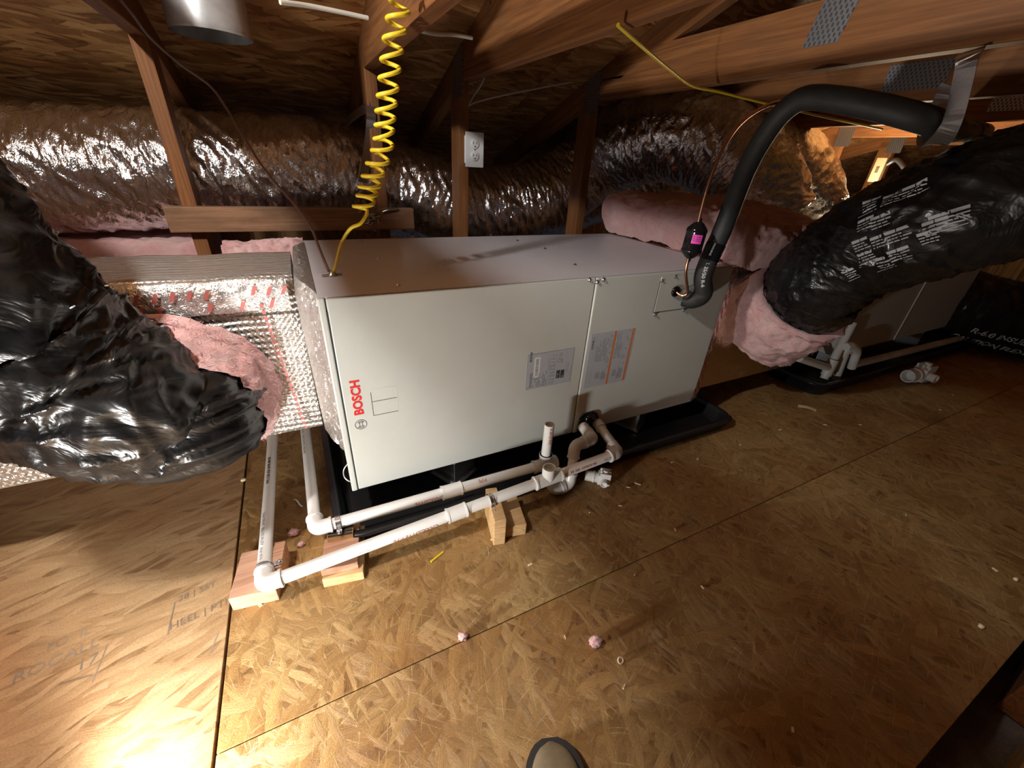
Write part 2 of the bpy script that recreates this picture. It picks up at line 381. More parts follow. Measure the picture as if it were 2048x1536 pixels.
def wrap_text(g, s, size, fr, s0, th0, r, direction=1, mi=0, bold=0, disp=None):
    """lay letters on a tube: local x along the path (direction +1/-1), local y round it"""
    vs, fs = text_mesh(s, size, bold); P, T, N, B, L = fr; out = []
    for q in vs:
        t = s0 + direction * q.x; th = th0 - direction * q.y / r
        i = 0
        lo, hi = 0, len(L) - 2
        while lo < hi:
            mid = (lo + hi + 1) // 2
            if L[mid] <= t: lo = mid
            else: hi = mid - 1
        i = lo; f = (t - L[i]) / ((L[i + 1] - L[i]) or 1)
        c = P[i].lerp(P[i + 1], f); n_ = N[i].lerp(N[i + 1], f); b_ = B[i].lerp(B[i + 1], f)
        out.append(c + (n_ * cos(th) + b_ * sin(th)) * (r + .0006 + (disp(t, th) if disp else 0)))
    g.add(out, fs, mi)
def ribbon(g, pts, width, thick, wdir, step=.01, mi=0):
    P, T, N, B, L = path(pts, step); wv = V(wdir); vs = []
    for i, p in enumerate(P):
        w1 = (wv - T[i] * wv.dot(T[i])).normalized(); nn = T[i].cross(w1)
        for a, b in ((-1, -1), (1, -1), (1, 1), (-1, 1)): vs.append(p + w1 * a * width / 2 + nn * b * thick / 2)
    n = len(P)
    g.add(vs, [[i * 4 + k, i * 4 + (k + 1) % 4, i * 4 + 4 + (k + 1) % 4, i * 4 + 4 + k] for i in range(n - 1) for k in range(4)] + [[0, 1, 2, 3], [4 * n - 1, 4 * n - 2, 4 * n - 3, 4 * n - 4]], mi)
def fuzz(parent, src, n, length=.02, wid=.00045, mat='pink', seed=1):
    """loose glass fibres standing off a wool surface, one uncountable part"""
    rn = random.Random(seed); g = G()
    for _ in range(n):
        f = rn.choice(src.f); p = src.v[f[0]].lerp(src.v[f[2]], rn.random())
        nr = (src.v[f[1]] - src.v[f[0]]).cross(src.v[f[2]] - src.v[f[1]])
        if nr.length < 1e-12: continue
        nr.normalize(); d = V((rn.gauss(0, 1), rn.gauss(0, 1), rn.gauss(0, 1))).normalized(); d = (d + nr * .25).normalized(); b = V((rn.gauss(0, 1), rn.gauss(0, 1), rn.gauss(0, 1))) * .35
        w1 = d.orthogonal().normalized() * wid; l = length * rn.uniform(.4, 1.2); q = p + d * l * .5 + nr * .002; e = q + (d + b).normalized() * l * .5
        g.add([p - w1, p + w1, q + w1 * .8, q - w1 * .8, e], [[0, 1, 2, 3], [3, 2, 4]], 0)
    return build('loose_fibres', g, mat, parent, kind='stuff')
UP = V((0, 0, 1))

# =================================================================== THE ROOM
# floor: three OSB panels with open joints
fl = thing('floor', (0, 0, 0), 'OSB attic floor deck', kind='structure')
GAPX, GAPY = -.268, -.398
for (x0, x1, y0, y1, mt) in ((-2.6, GAPX - .0032, -1.5, 1.15, 'osb_smooth'), (GAPX + .002, 2.12, GAPY + .001, 1.15, 'osb_floor'), (2.122, 6.4, GAPY + .001, 1.15, 'osb_floor'), (GAPX + .002, 1.55, -.898, GAPY - .001, 'osb_floor'), (1.552, 6.4, -.898, GAPY - .001, 'osb_floor')):
    build('osb_panel', G().box(((x0 + x1) / 2, (y0 + y1) / 2, -.009), (x1 - x0, y1 - y0, .018), bev=.0012), mt, fl)
build('joint_shade_sheet', G().box((1.9, .13, -.021), (8.9, 2.0, .004)), 'dark_line', fl)  # dark sheet added below the panels as painted shade in the open joints
# stamped print on the left panel (faint, blurred stamp text seen at the seam)
g = G(); sx, sy = V((.985, .17, 0)).normalized(), V((-.17, .985, 0)).normalized()
for (u, v_, s_, sz) in ((355, 1205, '28 | SST', .020), (338, 1262, 'HEEL | PTIUE', .022), (150, 1345, '17', .03), (20, 1370, 'ROCALL', .03), (90, 1305, 'FO  IL', .024)):
    o = at(u, v_, 2, .0006); put_text(g, s_, sz, o, sx, sy)
for (a, b) in (((118, 1370), (185, 1350)), ((185, 1365), (215, 1290)), ((335, 1270), (350, 1205)), ((420, 1305), (437, 1265))):
    A, B = at(*a, 2, .0006), at(*b, 2, .0006); d = (B - A).normalized(); n_ = V((-d.y, d.x, 0)) * .0012; g.quad(A - n_, B - n_, B + n_, A + n_)
build('grade_stamp', g, 'stamp_ink', fl)

# roof slope (4:12) as sheathing panels; a second slope closes the attic behind the camera
ROOF0, SL = 1.165, .3275
def zr(y): return ROOF0 - SL * (y - .8)
ce = thing('ceiling', (0, 0, zr(.8)), 'sloping OSB roof sheathing', kind='structure')
nx = V((1, 0, 0)); ny = V((0, -1, SL)).normalized(); nz = nx.cross(ny)
for j in range(4):
    for i in range(4):
        x0 = -2.7 + i * 2.44 - (1.22 if j % 2 else 0); s0 = -1.62 + j * 1.22
        c = V((x0 + 1.22, .8, ROOF0)) + ny * (s0 + .61) - nz * (-.006)
        build('sheathing_panel', G().box((0, 0, 0), (2.437, 1.217, .012), bev=.001), 'osb_roof', ce, basis(nx, ny, nz, c))
c = V((1.5, -5.0, 1.72)); ny2 = V((0, -1, -SL)).normalized()
build('sheathing_panel', G().box((0, 0, 0), (11, 4.4, .012)), 'osb_roof', ce, basis(nx, ny2, nx.cross(ny2), c))
for nm, x in (('wall_left', -3.2), ('wall_right', 6.6)):
    build(nm, G().prism([(x, 2.4, -.3), (x, 2.4, .66), (x, -2.95, zr(-2.95)), (x, -7, 1.0), (x, -7, -.3)], (.02, 0, 0)), 'osb_roof', label='OSB gable wall', kind='structure')
build('wall_back', G().box((1.7, 2.3, .2), (9.8, .02, 1.0)), 'osb_roof', label='dark eave closure', kind='structure')
# ceiling joists and loose insulation below the deck edge, bottom right
ins = G().grid(lambda a, b: (-2.6 + 9 * a, -7 + 6.15 * b, -.16 + .05 * fbm(V((a * 60, b * 40, 2)), 3)), 150, 90)
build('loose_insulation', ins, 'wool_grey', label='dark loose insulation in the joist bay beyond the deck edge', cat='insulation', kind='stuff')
beam('ceiling_joist', (-2.5, -1.03, -.165), (6.3, -.985, -.165), .038, .14, None, 'pine', (0, 1, 0), label='lit wooden joist at the bottom right corner, outside the deck edge', cat='joist')
beam('joist_offcut', (1.16, -.96, -.075), (1.75, -.93, -.055), .05, .11, None, 'truss_wood', (0, 1, 0), label='brown board lying tight against the deck edge at right', cat='board')

# =================================================================== TRUSSES
TX = {'a': -.291, 'b': .281, 'c': .574, 'd': 1.14, 'e': 1.75, 'f': 2.36, 'g': 2.97, 'h': 3.58}
TL = {'a': 'roof truss furthest left, its stud behind the left end of the nailed board', 'b': 'roof truss behind the yellow coiled wire, with metal strap on its stud',
      'c': 'roof truss whose stud carries the white outlet', 'd': 'roof truss with stud right of the outlet and chord carrying the steel hanger strap',
      'e': 'roof truss just beyond the hanger strap, chord edge lit from below', 'f': 'second roof truss beyond the hanger strap, its stud hidden by ducts',
      'g': 'orange lit roof truss seen in the gap above the right black duct', 'h': 'furthest lit roof truss, beyond the orange lit one'}
YS = .80; CB = 1.065
for k, x in TX.items():
    xc = x + (.0 if k in 'ab' else .019)
    t = thing('roof_truss', (xc, YS + .04, 0), TL[k], 'truss', None)
    if k not in 'ef':
        beam('knee_stud', (xc, YS + .044, 0.0), (xc, YS + .044, CB + .02), .038, .086, t)
    lo = 1.75; hi = -2.6
    beam('rafter', (xc, lo, zr(lo) - .050), (xc, hi, zr(hi) - .050), .038, .089, t)
    if k == 'a': beam('collar_chord', (xc, YS + .04, CB + .06), (xc, -1.9, CB + .06), .038, .12, t)
    else: beam('collar_chord', (xc, YS + .0, CB + .065), (xc, -1.9, CB + .065), .038, .13, t)
    xl = xc - .0205
    if k not in 'ab': build('truss_plate', G().box((xl, YS - .0, CB + .04), (.0022, .085, .17)), 'plate', t)
    if k in 'def':
        yy = -.06 if k == 'd' else (.0 if k == 'e' else -.07)
        if k == 'd':
            beam('web', (xc, yy - .05, CB + .14), (xc, yy - .30, zr(yy - .3) - .09), .038, .089, t)
            build('truss_plate', G().prism([(xl, yy + .035, CB + .045), (xl, yy - .045, CB + .045), (xl, yy - .095, CB + .27), (xl, yy - .02, CB + .27)], (.002, 0, 0)), 'plate', t)
        else: build('truss_plate', G().box((xl, yy, CB + .065), (.0022, .16, .07)), 'plate', t)
# horizontal board nailed across the studs
bd = beam('nailer_board', (-.352, .781, .629), (.384, .781, .629), .034, .072, None, 'weathered', (0, 1, 0), label='weathered horizontal board nailed across the studs behind the air handler', cat='board')
g = G()
for q in range(26):
    a = at(742 + random.gauss(0, 9), 434 + random.gauss(0, 8), 1, .7625); d = V((random.gauss(0, 1), -.25, random.gauss(0, 1))).normalized() * .018
    g.tube([a, a + d * .5 + V((0, -.004, .003)), a + d], .0022, 5, raw=True)
g.tube([at(765, 424, 1, .76), at(778, 420, 1, .755), at(795, 418, 1, .76)], .005, 8, step=.004)
build('torn_tape_scrap', g, 'strap', bd)

# =================================================================== AIR HANDLER
LX, DY, Z0, Z1 = 1.181, .596, .100, .592; H = Z1 - Z0; SEAM = .6535
ah = thing('air_handler', (LX / 2, DY / 2, Z0), 'large warm grey air handler lying on its side in a black pan', 'air handler')
build('cabinet', G().box((LX / 2, DY / 2 + .004, (Z0 + Z1) / 2 - .001), (LX - .002, DY - .008, H - .004), bev=.004), 'paint', ah)
build('top_panel', G().box((LX / 2, DY / 2 + .002, Z1 - .0015), (LX, DY, .003), bev=.001), 'paint_top', ah, label='top panel with cool light painted into its enamel')
build('end_flange', G().box((.0065, .004, (Z0 + Z1) / 2 - .001), (.013, .012, H - .002), bev=.003), 'paint', ah)
build('access_panel', G().box(((.0152 + SEAM - .001) / 2, .003, (Z0 + Z1) / 2 - .0005), (SEAM - .0162, .010, H - .005), bev=.0025), 'paint', ah, label='blower access panel with red lettering')
build('access_panel', G().box(((SEAM + .001 + LX) / 2, .000, (Z0 + Z1) / 2 - .0005), (LX - SEAM - .002, .012, H - .005), bev=.003), 'paint', ah, label='coil access panel right of the seam')
build('panel_gap', G().box((.0141, .0030, (Z0 + Z1) / 2 - .014), (.0018, .010, H - .030)), 'dark_line', ah)
build('panel_gap', G().box((SEAM, .004, (Z0 + Z1) / 2), (.0016, .010, H - .01)), 'dark_line', ah)
FY, FR = -.0021, -.0061      # front faces of left / right panels
XU, YU = V((0, 0, 1)), V((-1, 0, 0))       # lettering runs up the panel
lg = G(); o = V((.0525, FY - .0004, .318)); put_text(lg, 'BOSCH', .0275, o, XU, YU, 0, .0010)
me = build('brand_lettering', lg, 'red', ah, label='red lettering')
# fit lettering length to 89 mm
g = G(); cc_ = V((.0437, FY - .0004, .292))
def strip2(a, b, w_=.0011, mi=0, y=None):
    a, b = V(a), V(b); d = (b - a).normalized(); n_ = V((-d.z, 0, d.x)) * w_ / 2; g.quad(a - n_, b - n_, b + n_, a + n_, mi)
def arc2(c, r, a0, a1, n=24, w_=.0011, sx_=1.):
    for i in range(n):
        p = [c + V((cos(t) * r * sx_, 0, sin(t) * r)) for t in (a0 + (a1 - a0) * i / n, a0 + (a1 - a0) * (i + 1) / n)]; strip2(p[0], p[1], w_)
RR = .0125; arc2(cc_, RR, 0, 2 * pi, 40, .0012)
for s_ in (-1, 1):
    arc2(cc_ + V((0, 0, 0)), RR * .72, (pi / 2 if s_ > 0 else -pi / 2) - .75, (pi / 2 if s_ > 0 else -pi / 2) + .75, 10)
    strip2(cc_ + V((-.0072, 0, s_ * .0055)), cc_ + V((.0072, 0, s_ * .0055)))
    strip2(cc_ + V((s_ * .003, 0, -.0055)), cc_ + V((s_ * .003, 0, .0055)))
build('brand_emblem', g, 'ink', ah, label='round outlined emblem')
# knock-out outline
g = G(); ka, kb, kc, kd = at(738, 778, 1, FY), at(794, 768, 1, FY), at(797, 822, 1, FY), at(744, 829, 1, FY)
kx0, kx1, kz0, kz1 = .0735, .130, .309, .377; yk = FY - .0003
for a, b in (((kx0, yk, kz1 - .006), (kx0, yk, kz0)), ((kx0, yk, kz0), (kx1, yk, kz0)), ((kx0, yk, (kz0 + kz1) / 2 + .003), (kx1, yk, (kz0 + kz1) / 2 + .003))): strip2(a, b, .0010)
strip2((kx1, yk, kz0), (kx1, yk, kz1), .0008, 1); strip2((kx0, yk, kz1), (kx1, yk, kz1), .0005, 1)
build('knockout_outline', g, ['dark_line', 'white_plastic'], ah)
# rating label on left panel, warning label on right panel
def label_rows(g, x0, x1, z0, z1, y, n, mi, fill=.8, seed=1, across=True, th=.42):
    rn = random.Random(seed); w_ = (x1 - x0) / n
    for i in range(n):
        x = x0 + w_ * (i + .5); z = z0
        zend = z0 + (z1 - z0) * rn.uniform(.55, 1) 
        while z < zend:
            l = rn.uniform(.003, .009); l = min(l, zend - z)
            if rn.random() < fill: g.quad((x - w_ * th / 2, y, z), (x + w_ * th / 2, y, z), (x + w_ * th / 2, y, z + l), (x - w_ * th / 2, y, z + l), mi)
            z += l + .0012
lx0, lx1, lz0, lz1 = .470, .617, .294, .400; ly = FY - .0006
lb = build('rating_label', G().box(((lx0 + lx1) / 2, FY - .0002, (lz0 + lz1) / 2), (lx1 - lx0, .0006, lz1 - lz0)), 'label_grey', ah, label='grey rating plate sticker')
g = G(); y1 = ly; y2 = ly - .0002
put_text(g, 'BOSCH', .0085, (.4835, y1, .378), XU, YU, 0, .0003)
arc2(V((.478, y1, .299)), .003, 0, 2 * pi, 14, .0006)
g.quad((.492, y1, .328), (.510, y1, .328), (.510, y1, .389), (.492, y1, .389), 1)
rn = random.Random(3); z = .333
while z < .385:
    l = rn.uniform(.0008, .003); g.quad((.4965, y2, z), (.5055, y2, z), (.5055, y2, z + l), (.4965, y2, z + l), 2); z += l + rn.uniform(.0008, .0022)
label_rows(g, .481, .490, .299, .345, y1, 2, 0, .9, 2); label_rows(g, .492, .535, .297, .352, y1, 9, 0, .75, 4, th=.3); label_rows(g, .536, .558, .297, .397, y1, 5, 2, .85, 5, th=.35)
for i in range(9): strip2((.543, y1, .303 + i * .0105), (.561, y1, .303 + i * .0105), .0006)
arc2(V((.572, y1, .368)), .0058, 0, 2 * pi, 16, .001); label_rows(g, .577, .585, .360, .376, y1, 2, 2, .9, 6); label_rows(g, .568, .580, .380, .394, y1, 3, 2, .8, 8)
g.quad((.566, y1, .313), (.578, y1, .313), (.578, y1, .338), (.566, y1, .338), 0); g.quad((.580, y1, .312), (.592, y1, .312), (.592, y1, .337), (.580, y1, .337), 0)
label_rows(g, .5675, .577, .3150, .336, y2, 2, 1, .6, 9, th=.2); label_rows(g, .5815, .591, .314, .335, y2, 2, 1, .6, 10, th=.2)
label_rows(g, .598, .606, .322, .372, y1, 2, 2, .8, 11, th=.35)
for z in (lz0 + .0008, lz1 - .0008): strip2((lx0, y1, z), (lx1, y1, z), .0005, 2)
for x in (lx0 + .001, .561, .594, lx1 - .001): strip2((x, y1, lz0), (x, y1, lz1), .0005, 2)
build('label_print', g, ['ink', 'white_plastic', 'ink_grey'], lb)
wx0, wx1, wz0, wz1 = .665, .823, .261, .434; wy = FR - .0006
wl = build('warning_label', G().box(((wx0 + wx1) / 2, FR - .0002, (wz0 + wz1) / 2), (wx1 - wx0, .0006, wz1 - wz0)), 'label_grey', ah, label='grey warning sticker with two orange stripes')
g = G(); y1 = wy
for x in (.751, .816): g.quad((x - .0035, y1, wz0), (x + .0035, y1, wz0), (x + .0035, y1, wz1), (x - .0035, y1, wz1), 1)
XD, YD = V((0, 0, -1)), V((1, 0, 0))
put_text(g, 'BOSCH', .0082, (.6725, y1, .414), XD, YD, 0, .0003); arc2(V((.6755, y1, .421)), .0034, 0, 2 * pi, 14, .0007)
label_rows(g, .690, .730, .345, .428, y1, 8, 2, .9, 21, th=.5); label_rows(g, .735, .746, .385, .410, y1, 3, 2, .9, 22); label_rows(g, .733, .744, .335, .360, y1, 3, 2, .9, 23)
label_rows(g, .702, .718, .288, .312, y1, 4, 2, .95, 24, th=.7); label_rows(g, .722, .742, .282, .312, y1, 5, 2, .95, 25, th=.7)
label_rows(g, .758, .784, .345, .430, y1, 6, 2, .9, 26, th=.55); label_rows(g, .794, .808, .395, .418, y1, 3, 2, .9, 27); label_rows(g, .790, .802, .340, .362, y1, 3, 2, .9, 28)
label_rows(g, .766, .780, .285, .312, y1, 4, 2, .95, 29, th=.7); label_rows(g, .784, .804, .275, .312, y1, 5, 2, .95, 30, th=.7)
for (x, z) in ((.740, .420), (.742, .368), (.806, .428), (.801, .372), (.744, .322), (.804, .324)): g.add([(x - .002, y1, z - .002), (x + .002, y1, z), (x - .002, y1, z + .002)], [[0, 1, 2]], 0)
for x in (.686, .733, .788): strip2((x, y1, wz0), (x, y1, wz1), .0005, 2)
build('label_print', g, ['ink', 'orange', 'ink_grey'], wl)
# line-set plate
PX0, PX1, PZ0, PZ1 = .879, 1.022, .476, .578
pt = build('line_plate', G().box(((PX0 + PX1) / 2, FR - .0008, (PZ0 + PZ1) / 2), (PX1 - PX0, .0022, PZ1 - PZ0), bev=.0006), 'paint', ah, label='square cover plate round the refrigerant lines')
g = G(); yk = FR - .0004
for a, b in (((PX0 - .001, PZ0), (PX0 - .001, PZ1 - .01)), ((PX0, PZ0 - .001), (PX1, PZ0 - .001))): 
    g.box(((a[0] + b[0]) / 2, yk, (a[1] + b[1]) / 2), (abs(b[0] - a[0]) + .002, .001, abs(b[1] - a[1]) + .002))
build('plate_gap', g, 'dark_line', ah)
PORT = V((.945, FR - .002, .533)); PORT2 = V((.985, FR - .002, .515))
build('rubber_grommet', G().lathe([(.016, 0), (.016, .004), (.011, .008), (.0105, -.002)], PORT, (0, -1, 0)), 'black_gloss', ah)
def screw(x, y, z, nrm=(0, -1, 0), par=None, r=.0042):
    o = build('screw', G().lathe([(r * 1.35, 0), (r * 1.3, .0008), (r * .8, .0012), (r * .75, .004), (r * .4, .0045)], (x, y, z), nrm, 10), 'zinc', par or ah); return o
for x, z in ((PX0 + .004, PZ1 - .01), (PX0 + .052, PZ1 - .002), (PX0 + .008, PZ0 - .008), (PX1 - .018, PZ0 - .006)): screw(x, FR - .001, z)
for x, y, z in ((.633, FY, Z1 - .006), (.674, FR, Z1 - .007), (.655, FR, .10 + .48), (.632, FY, .112), (1.172, FR, .112)): screw(x, y, z)
for px in ((723, 484), (757, 518), (796, 571), (825, 474), (982, 470), (1090, 498), (1150, 530), (1035, 482), (1246, 463)):
    q = at(*px, 2, Z1); screw(min(q.x, 1.17), q.y, Z1, (0, 0, 1))
WX = at(665, 552, 2, Z1)
build('cable_gland', G().lathe([(.011, 0), (.011, .004), (.006, .007), (.005, .012)], WX, (0, 0, 1)).box(WX + V((-.012, -.004, .003)), (.02, .005, .003)).box(WX + V((.012, .003, .003)), (.016, .005, .003)), 'strap', ah)
# drain ports (black boss)
g = G(); DP = V((.700, FR, .135))
g.prism([(.668, FR + .001, Z0 + .006), (.748, FR + .001, Z0 + .006), (.748, FR + .001, .135), (.735, FR + .001, .160), (.715, FR + .001, .172), (.69, FR + .001, .170), (.672, FR + .001, .155)], (0, -.006, 0))
g.lathe([(.019, 0), (.019, .012), (.013, .014), (.013, .004)], (.7055, FR - .002, .150), (0, -1, 0))
build('drain_port', g, 'black_gloss', ah, label='black condensate drain port')
g = G(); g.tube([(.002, .03, .165), (-.010, .028, .15), (-.012, .026, .13), (-.004, .02, .118), (.003, .018, .114)], .0016, 8, step=.004); build('wire_clip', g, 'zinc', ah)
# stands in the pan that carry the unit
for i, (x, y, a) in enumerate(((.287, .065, 28), (.975, .075, 28), (.287, .50, 28), (.975, .50, 28))):
    t = build('support_stand', G().box((0, 0, .0445), (.088, .088, .083), M.Rotation(rad(a), 3, 'Z'), bev=.003).box((0, 0, .0055), (.10, .10, .003), M.Rotation(rad(a), 3, 'Z')), 'galv',
              None, M.Translation((x, y, .0085)), label=('galvanised stand under the left front of the air handler', 'galvanised stand under the right front of the air handler', 'galvanised stand under the left rear of the air handler', 'galvanised stand under the right rear of the air handler')[i], cat='stand', group='stands under the air handler')

# =================================================================== DRAIN PANS
def pan(x0, x1, y0, y1, zt, label, r=.05):
    def ring(ins_, z, seg=8):
        out = []
        for cx, cy, a0 in ((x1 - r, y1 - r, 0), (x0 + r, y1 - r, pi / 2), (x0 + r, y0 + r, pi), (x1 - r, y0 + r, 3 * pi / 2)):
            for k in range(seg + 1):
                a = a0 + pi / 2 * k / seg; rr = max(.004, r - ins_); out.append(V((cx + cos(a) * rr, cy + sin(a) * rr, z)))
        return out
    prof = [(.006, .0005), (.0, .006), (.0, zt - .012), (-.014, zt - .010), (-.016, zt - .002), (-.012, zt), (.001, zt), (.006, zt - .004), (.014, .008), (.03, .006)]
    g = G(); rs = [ring(a, z) for a, z in prof]; n = len(rs[0]); vs = [p for q in rs for p in q]
    g.add(vs, [[i * n + k, i * n + (k + 1) % n, (i + 1) * n + (k + 1) % n, (i + 1) * n + k] for i in range(len(rs) - 1) for k in range(n)], 0, True)
    g.add(rs[0], [list(range(n))[::-1]]); g.add(rs[-1], [list(range(n))])
    t = thing('drain_pan', ((x0 + x1) / 2, (y0 + y1) / 2, 0), label, 'pan')
    build('tray', g, 'black_plastic', t)
    rb = G()
    for k in range(3): rb.box(((x0 + x1) / 2, y0 + (y1 - y0) * (k + 1) / 4, .0068), (x1 - x0 - .12, .012, .003), bev=.001)
    for k in range(4): rb.box((x0 + (x1 - x0) * (k + 1) / 5, (y0 + y1) / 2, .0068), (.012, y1 - y0 - .12, .003), bev=.001)
    build('floor_rib', rb, 'black_plastic', t)
    return t
p1 = pan(-.038, 1.318, -.088, .67, .052, 'black plastic drain pan under the air handler')
g = G(); g.tube([(1.315, -.066, .03), (1.338, -.07, .028)], .008, 10, raw=True).tube([(1.338, -.07, .028), (1.342, -.071, .028)], .012, 10, raw=True); build('drain_plug', g, 'black_plastic', p1)
p2 = pan(1.91, 3.53, -.075, .67, .06, 'black plastic drain pan under the far air handler')

# =================================================================== PVC DRAIN LINES
PR, HR = .0137, .0178
def pipe(par, a, b, r=PR, mat='pvc', hollow=0, name='pipe'): return build(name, G().tube([a, b], r, 24, raw=True, hollow=hollow), mat, par)
def elbow(par, c, d1, d2, mat='pvc', reach=.034, name='elbow'):
    c, d1, d2 = V(c), V(d1).normalized(), V(d2).normalized(); b = .016
    pts = [c + d1 * b * (1 - t) ** 2 + d2 * b * t ** 2 for t in [i / 8 for i in range(9)]]
    g = G().tube([c + d1 * reach] + pts + [c + d2 * reach], HR * .97, 24, raw=True)
    for d in (d1, d2): g.tube([c + d * (reach - .004), c + d * (reach + .001)], HR * 1.07, 24, raw=True)
    return build(name, g, mat, par)
def coupling(par, a, b, mat='pvc', r=HR):
    a, b = V(a), V(b); d = (b - a).normalized(); g = G().tube([a, b], r, 24, raw=True).tube([a, a + d * .004], r * 1.06, 24, raw=True).tube([b - d * .004, b], r * 1.06, 24, raw=True)
    return build('coupling', g, mat, par)
def tee(par, c, ax, br, mat='pvc', run=.036, up_=.034, hollow=True):
    c, ax, br = V(c), V(ax).normalized(), V(br).normalized()
    g = G().tube([c - ax * run, c + ax * run], HR, 24, raw=True)
    for s_ in (-1, 1): g.tube([c + ax * s_ * (run - .004), c + ax * s_ * (run + .001)], HR * 1.07, 24, raw=True)
    g.tube([c, c + br * up_], HR, 24, raw=True, hollow=.2 if hollow else 0); 
    if not hollow: g.tube([c + br * (up_ - .004), c + br * up_], HR * 1.07, 24, raw=True)
    return build('tee', g, mat, par)
Xd, Yd = V((1, 0, 0)), V((0, 1, 0))
# overflow line (front)
FLc = V((-.197, -.154, .056)); FRc = V((.712, -.154, .118)); RUN = (FRc - FLc).normalized()
ov = thing('overflow_drain_line', (0, -.15, 0), 'front white PVC drain line with open tee, running to the corner block at lower left', 'pipe')
TB = V((-.183, .62, .058))
pipe(ov, FLc + Yd * .02, TB); pipe(ov, FLc + RUN * .02, FRc - RUN * .02)
elbow(ov, FLc, (TB - FLc), RUN); elbow(ov, FRc, -RUN, (.08, 1, .03), 'pvc_dull')
HB = V((.741, -.012, .123)); legd = (HB - FRc).normalized()
pipe(ov, FRc + legd * .02, HB, PR, 'pvc_dull'); coupling(ov, HB - legd * .030, HB, 'pvc', .0165)
def onrun(px): 
    t = (px - FLc.x) / RUN.x; return FLc + RUN * t
coupling(ov, onrun(.193), onrun(.243)); 
TC = onrun(.475); brd = V((0, 0, 1)); tee(ov, TC, RUN, brd, 'pvc', .040, .040)
# condensate line (rear)
RLc = V((-.091, -.064, .075)); TRc = V((.512, -.078, .080)); RR2 = (TRc - RLc).normalized()
cl_ = thing('condensate_drain_line', (0, -.06, 0), 'rear white PVC drain line with tall vent stub and trap', 'pipe')
BB = V((-.098, .62, .075))
pipe(cl_, RLc + Yd * .02, BB); pipe(cl_, RLc + RR2 * .02, TRc - RR2 * .02); elbow(cl_, RLc, (BB - RLc), RR2)
t_ = (.236 - RLc.x) / RR2.x; coupling(cl_, RLc + RR2 * (t_ - .030), RLc + RR2 * (t_ + .024))
tee(cl_, TRc, RR2, UP, 'pvc_dull', .036, .038, False)
pipe(cl_, TRc + UP * .02, TRc + V((0, 0, .140)), PR, 'pvc', .16, 'vent_stub')
# trap: port -> out -> elbow left -> down -> left -> up to the tee
pA = V((.683, -.010, .125)); pB = V((.673, -.083, .128)); pC = V((.598, -.094, .134)); pD = V((.573, -.128, .026)); pE = V((.520, -.128, .021))
coupling(cl_, pA + V((0, -.006, 0)), pA + (pB - pA) * .62, 'pvc', .0172)
d1 = (pA - pB).normalized(); d2 = (pC - pB).normalized()
elbow(cl_, pB, d1, d2, 'pvc_dull', .038); d3 = (pD - pC).normalized(); elbow(cl_, pC, -d2, d3, 'pvc_dull', .036)
pipe(cl_, pC + d3 * .02, pD - d3 * .02); elbow(cl_, pD, -d3, (-1, 0, -.1), 'pvc', .032)
dU = (TRc - pE).normalized(); elbow(cl_, pE, (1, 0, .1), dU, 'pvc_dull', .032, 'trap_bend')
pipe(cl_, pE + dU * .02, TRc)
# printing on the pipes
def pipe_print(par, a, b, rows, mat):
    fr = path([a, b], .01, True); g = G()
    for s_, sz, s0, th, dr, mi, bold in rows: wrap_text(g, s_, sz, fr, s0, th, PR, dr, mi, bold)
    build('pipe_print', g, mat, par, kind='stuff')
a, b = FLc, FRc; th = 1.5
pipe_print(ov, a, b, [('CHARLOTTE PIPE', .0135, .365, th - .05, -1, 0, .0002), ('NSF 3/4 PVC SCH 40', .006, .135, th - .1, -1, 1, 0), ('NSF', .008, .40, th + .2, -1, 0, .0004), ('PVC 1120', .006, .21, th - .2, -1, 1, 0),
                     ('VPLX  3/4  NSF  ASTM D1785', .009, .71, th - .1, 1, 0, .0002), ('PVC SCH 40', .0085, .85, th - .1, 1, 1, 0)], ['red_dull', 'ink_grey'])
pipe_print(ov, FLc, TB, [('NSF-PW  ASTM D1785  3/4 IN PVC', .0095, .055, -.15, 1, 0, .0002), ('PVC 1120  SCH 40 PR 480 PSI', .009, .30, .1, 1, 1, .0004)], ['ink_grey', 'ink'])
pipe_print(cl_, RLc, BB, [('WHITE PIPE NSF 1120 ASTM D 1785 3/4 PVC-1 SCH 40', .0095, .505, -.75, -1, 0, .0002)], ['ink_grey', 'ink'])
pipe_print(cl_, RLc, TRc, [('CHARLOTTE', .013, .30, 1.2, -1, 0, .0002), ('PIPE', .013, .42, .2, -1, 0, .0002)], ['red_dull', 'ink'])
pipe_print(cl_, TRc, TRc + V((0, 0, .14)), [('N 3/4 IN PVC', .0095, .135, 2.75, -1, 0, .0003)], ['red_dull', 'ink'])

# wooden blocks that carry the pipes, and their clamps
def block_set(name, loc, label): return thing(name, loc, label, 'block')
bA = block_set('pipe_support_block', (-.22, -.13, 0), 'flat reddish wood block under the front pipe corner at left')
build('base_block', G().box((-.213, -.096, .019), (.085, .115, .038), M.Rotation(rad(-8), 3, 'Z'), bev=.002), 'redwood', bA)
build('upright_block', G().box((-.172, -.085, .0275), (.022, .070, .055), M.Rotation(rad(-8), 3, 'Z'), bev=.0015), 'redwood', bA)
bB = block_set('pipe_support_block', (-.06, -.13, 0), 'stack of boards between both drain pipes at their left end')
RZ = M.Rotation(rad(-10), 3, 'Z')
build('base_block', G().box((-.040, -.108, .0125), (.084, .135, .025), RZ, bev=.0015), 'pine', bB)
build('middle_block', G().box((-.044, -.100, .035), (.076, .128, .02), RZ, bev=.0015), 'redwood', bB)
build('top_block', G().box((-.040, -.068, .0525), (.056, .05, .015), RZ, bev=.001), 'pine', bB)
g = G()
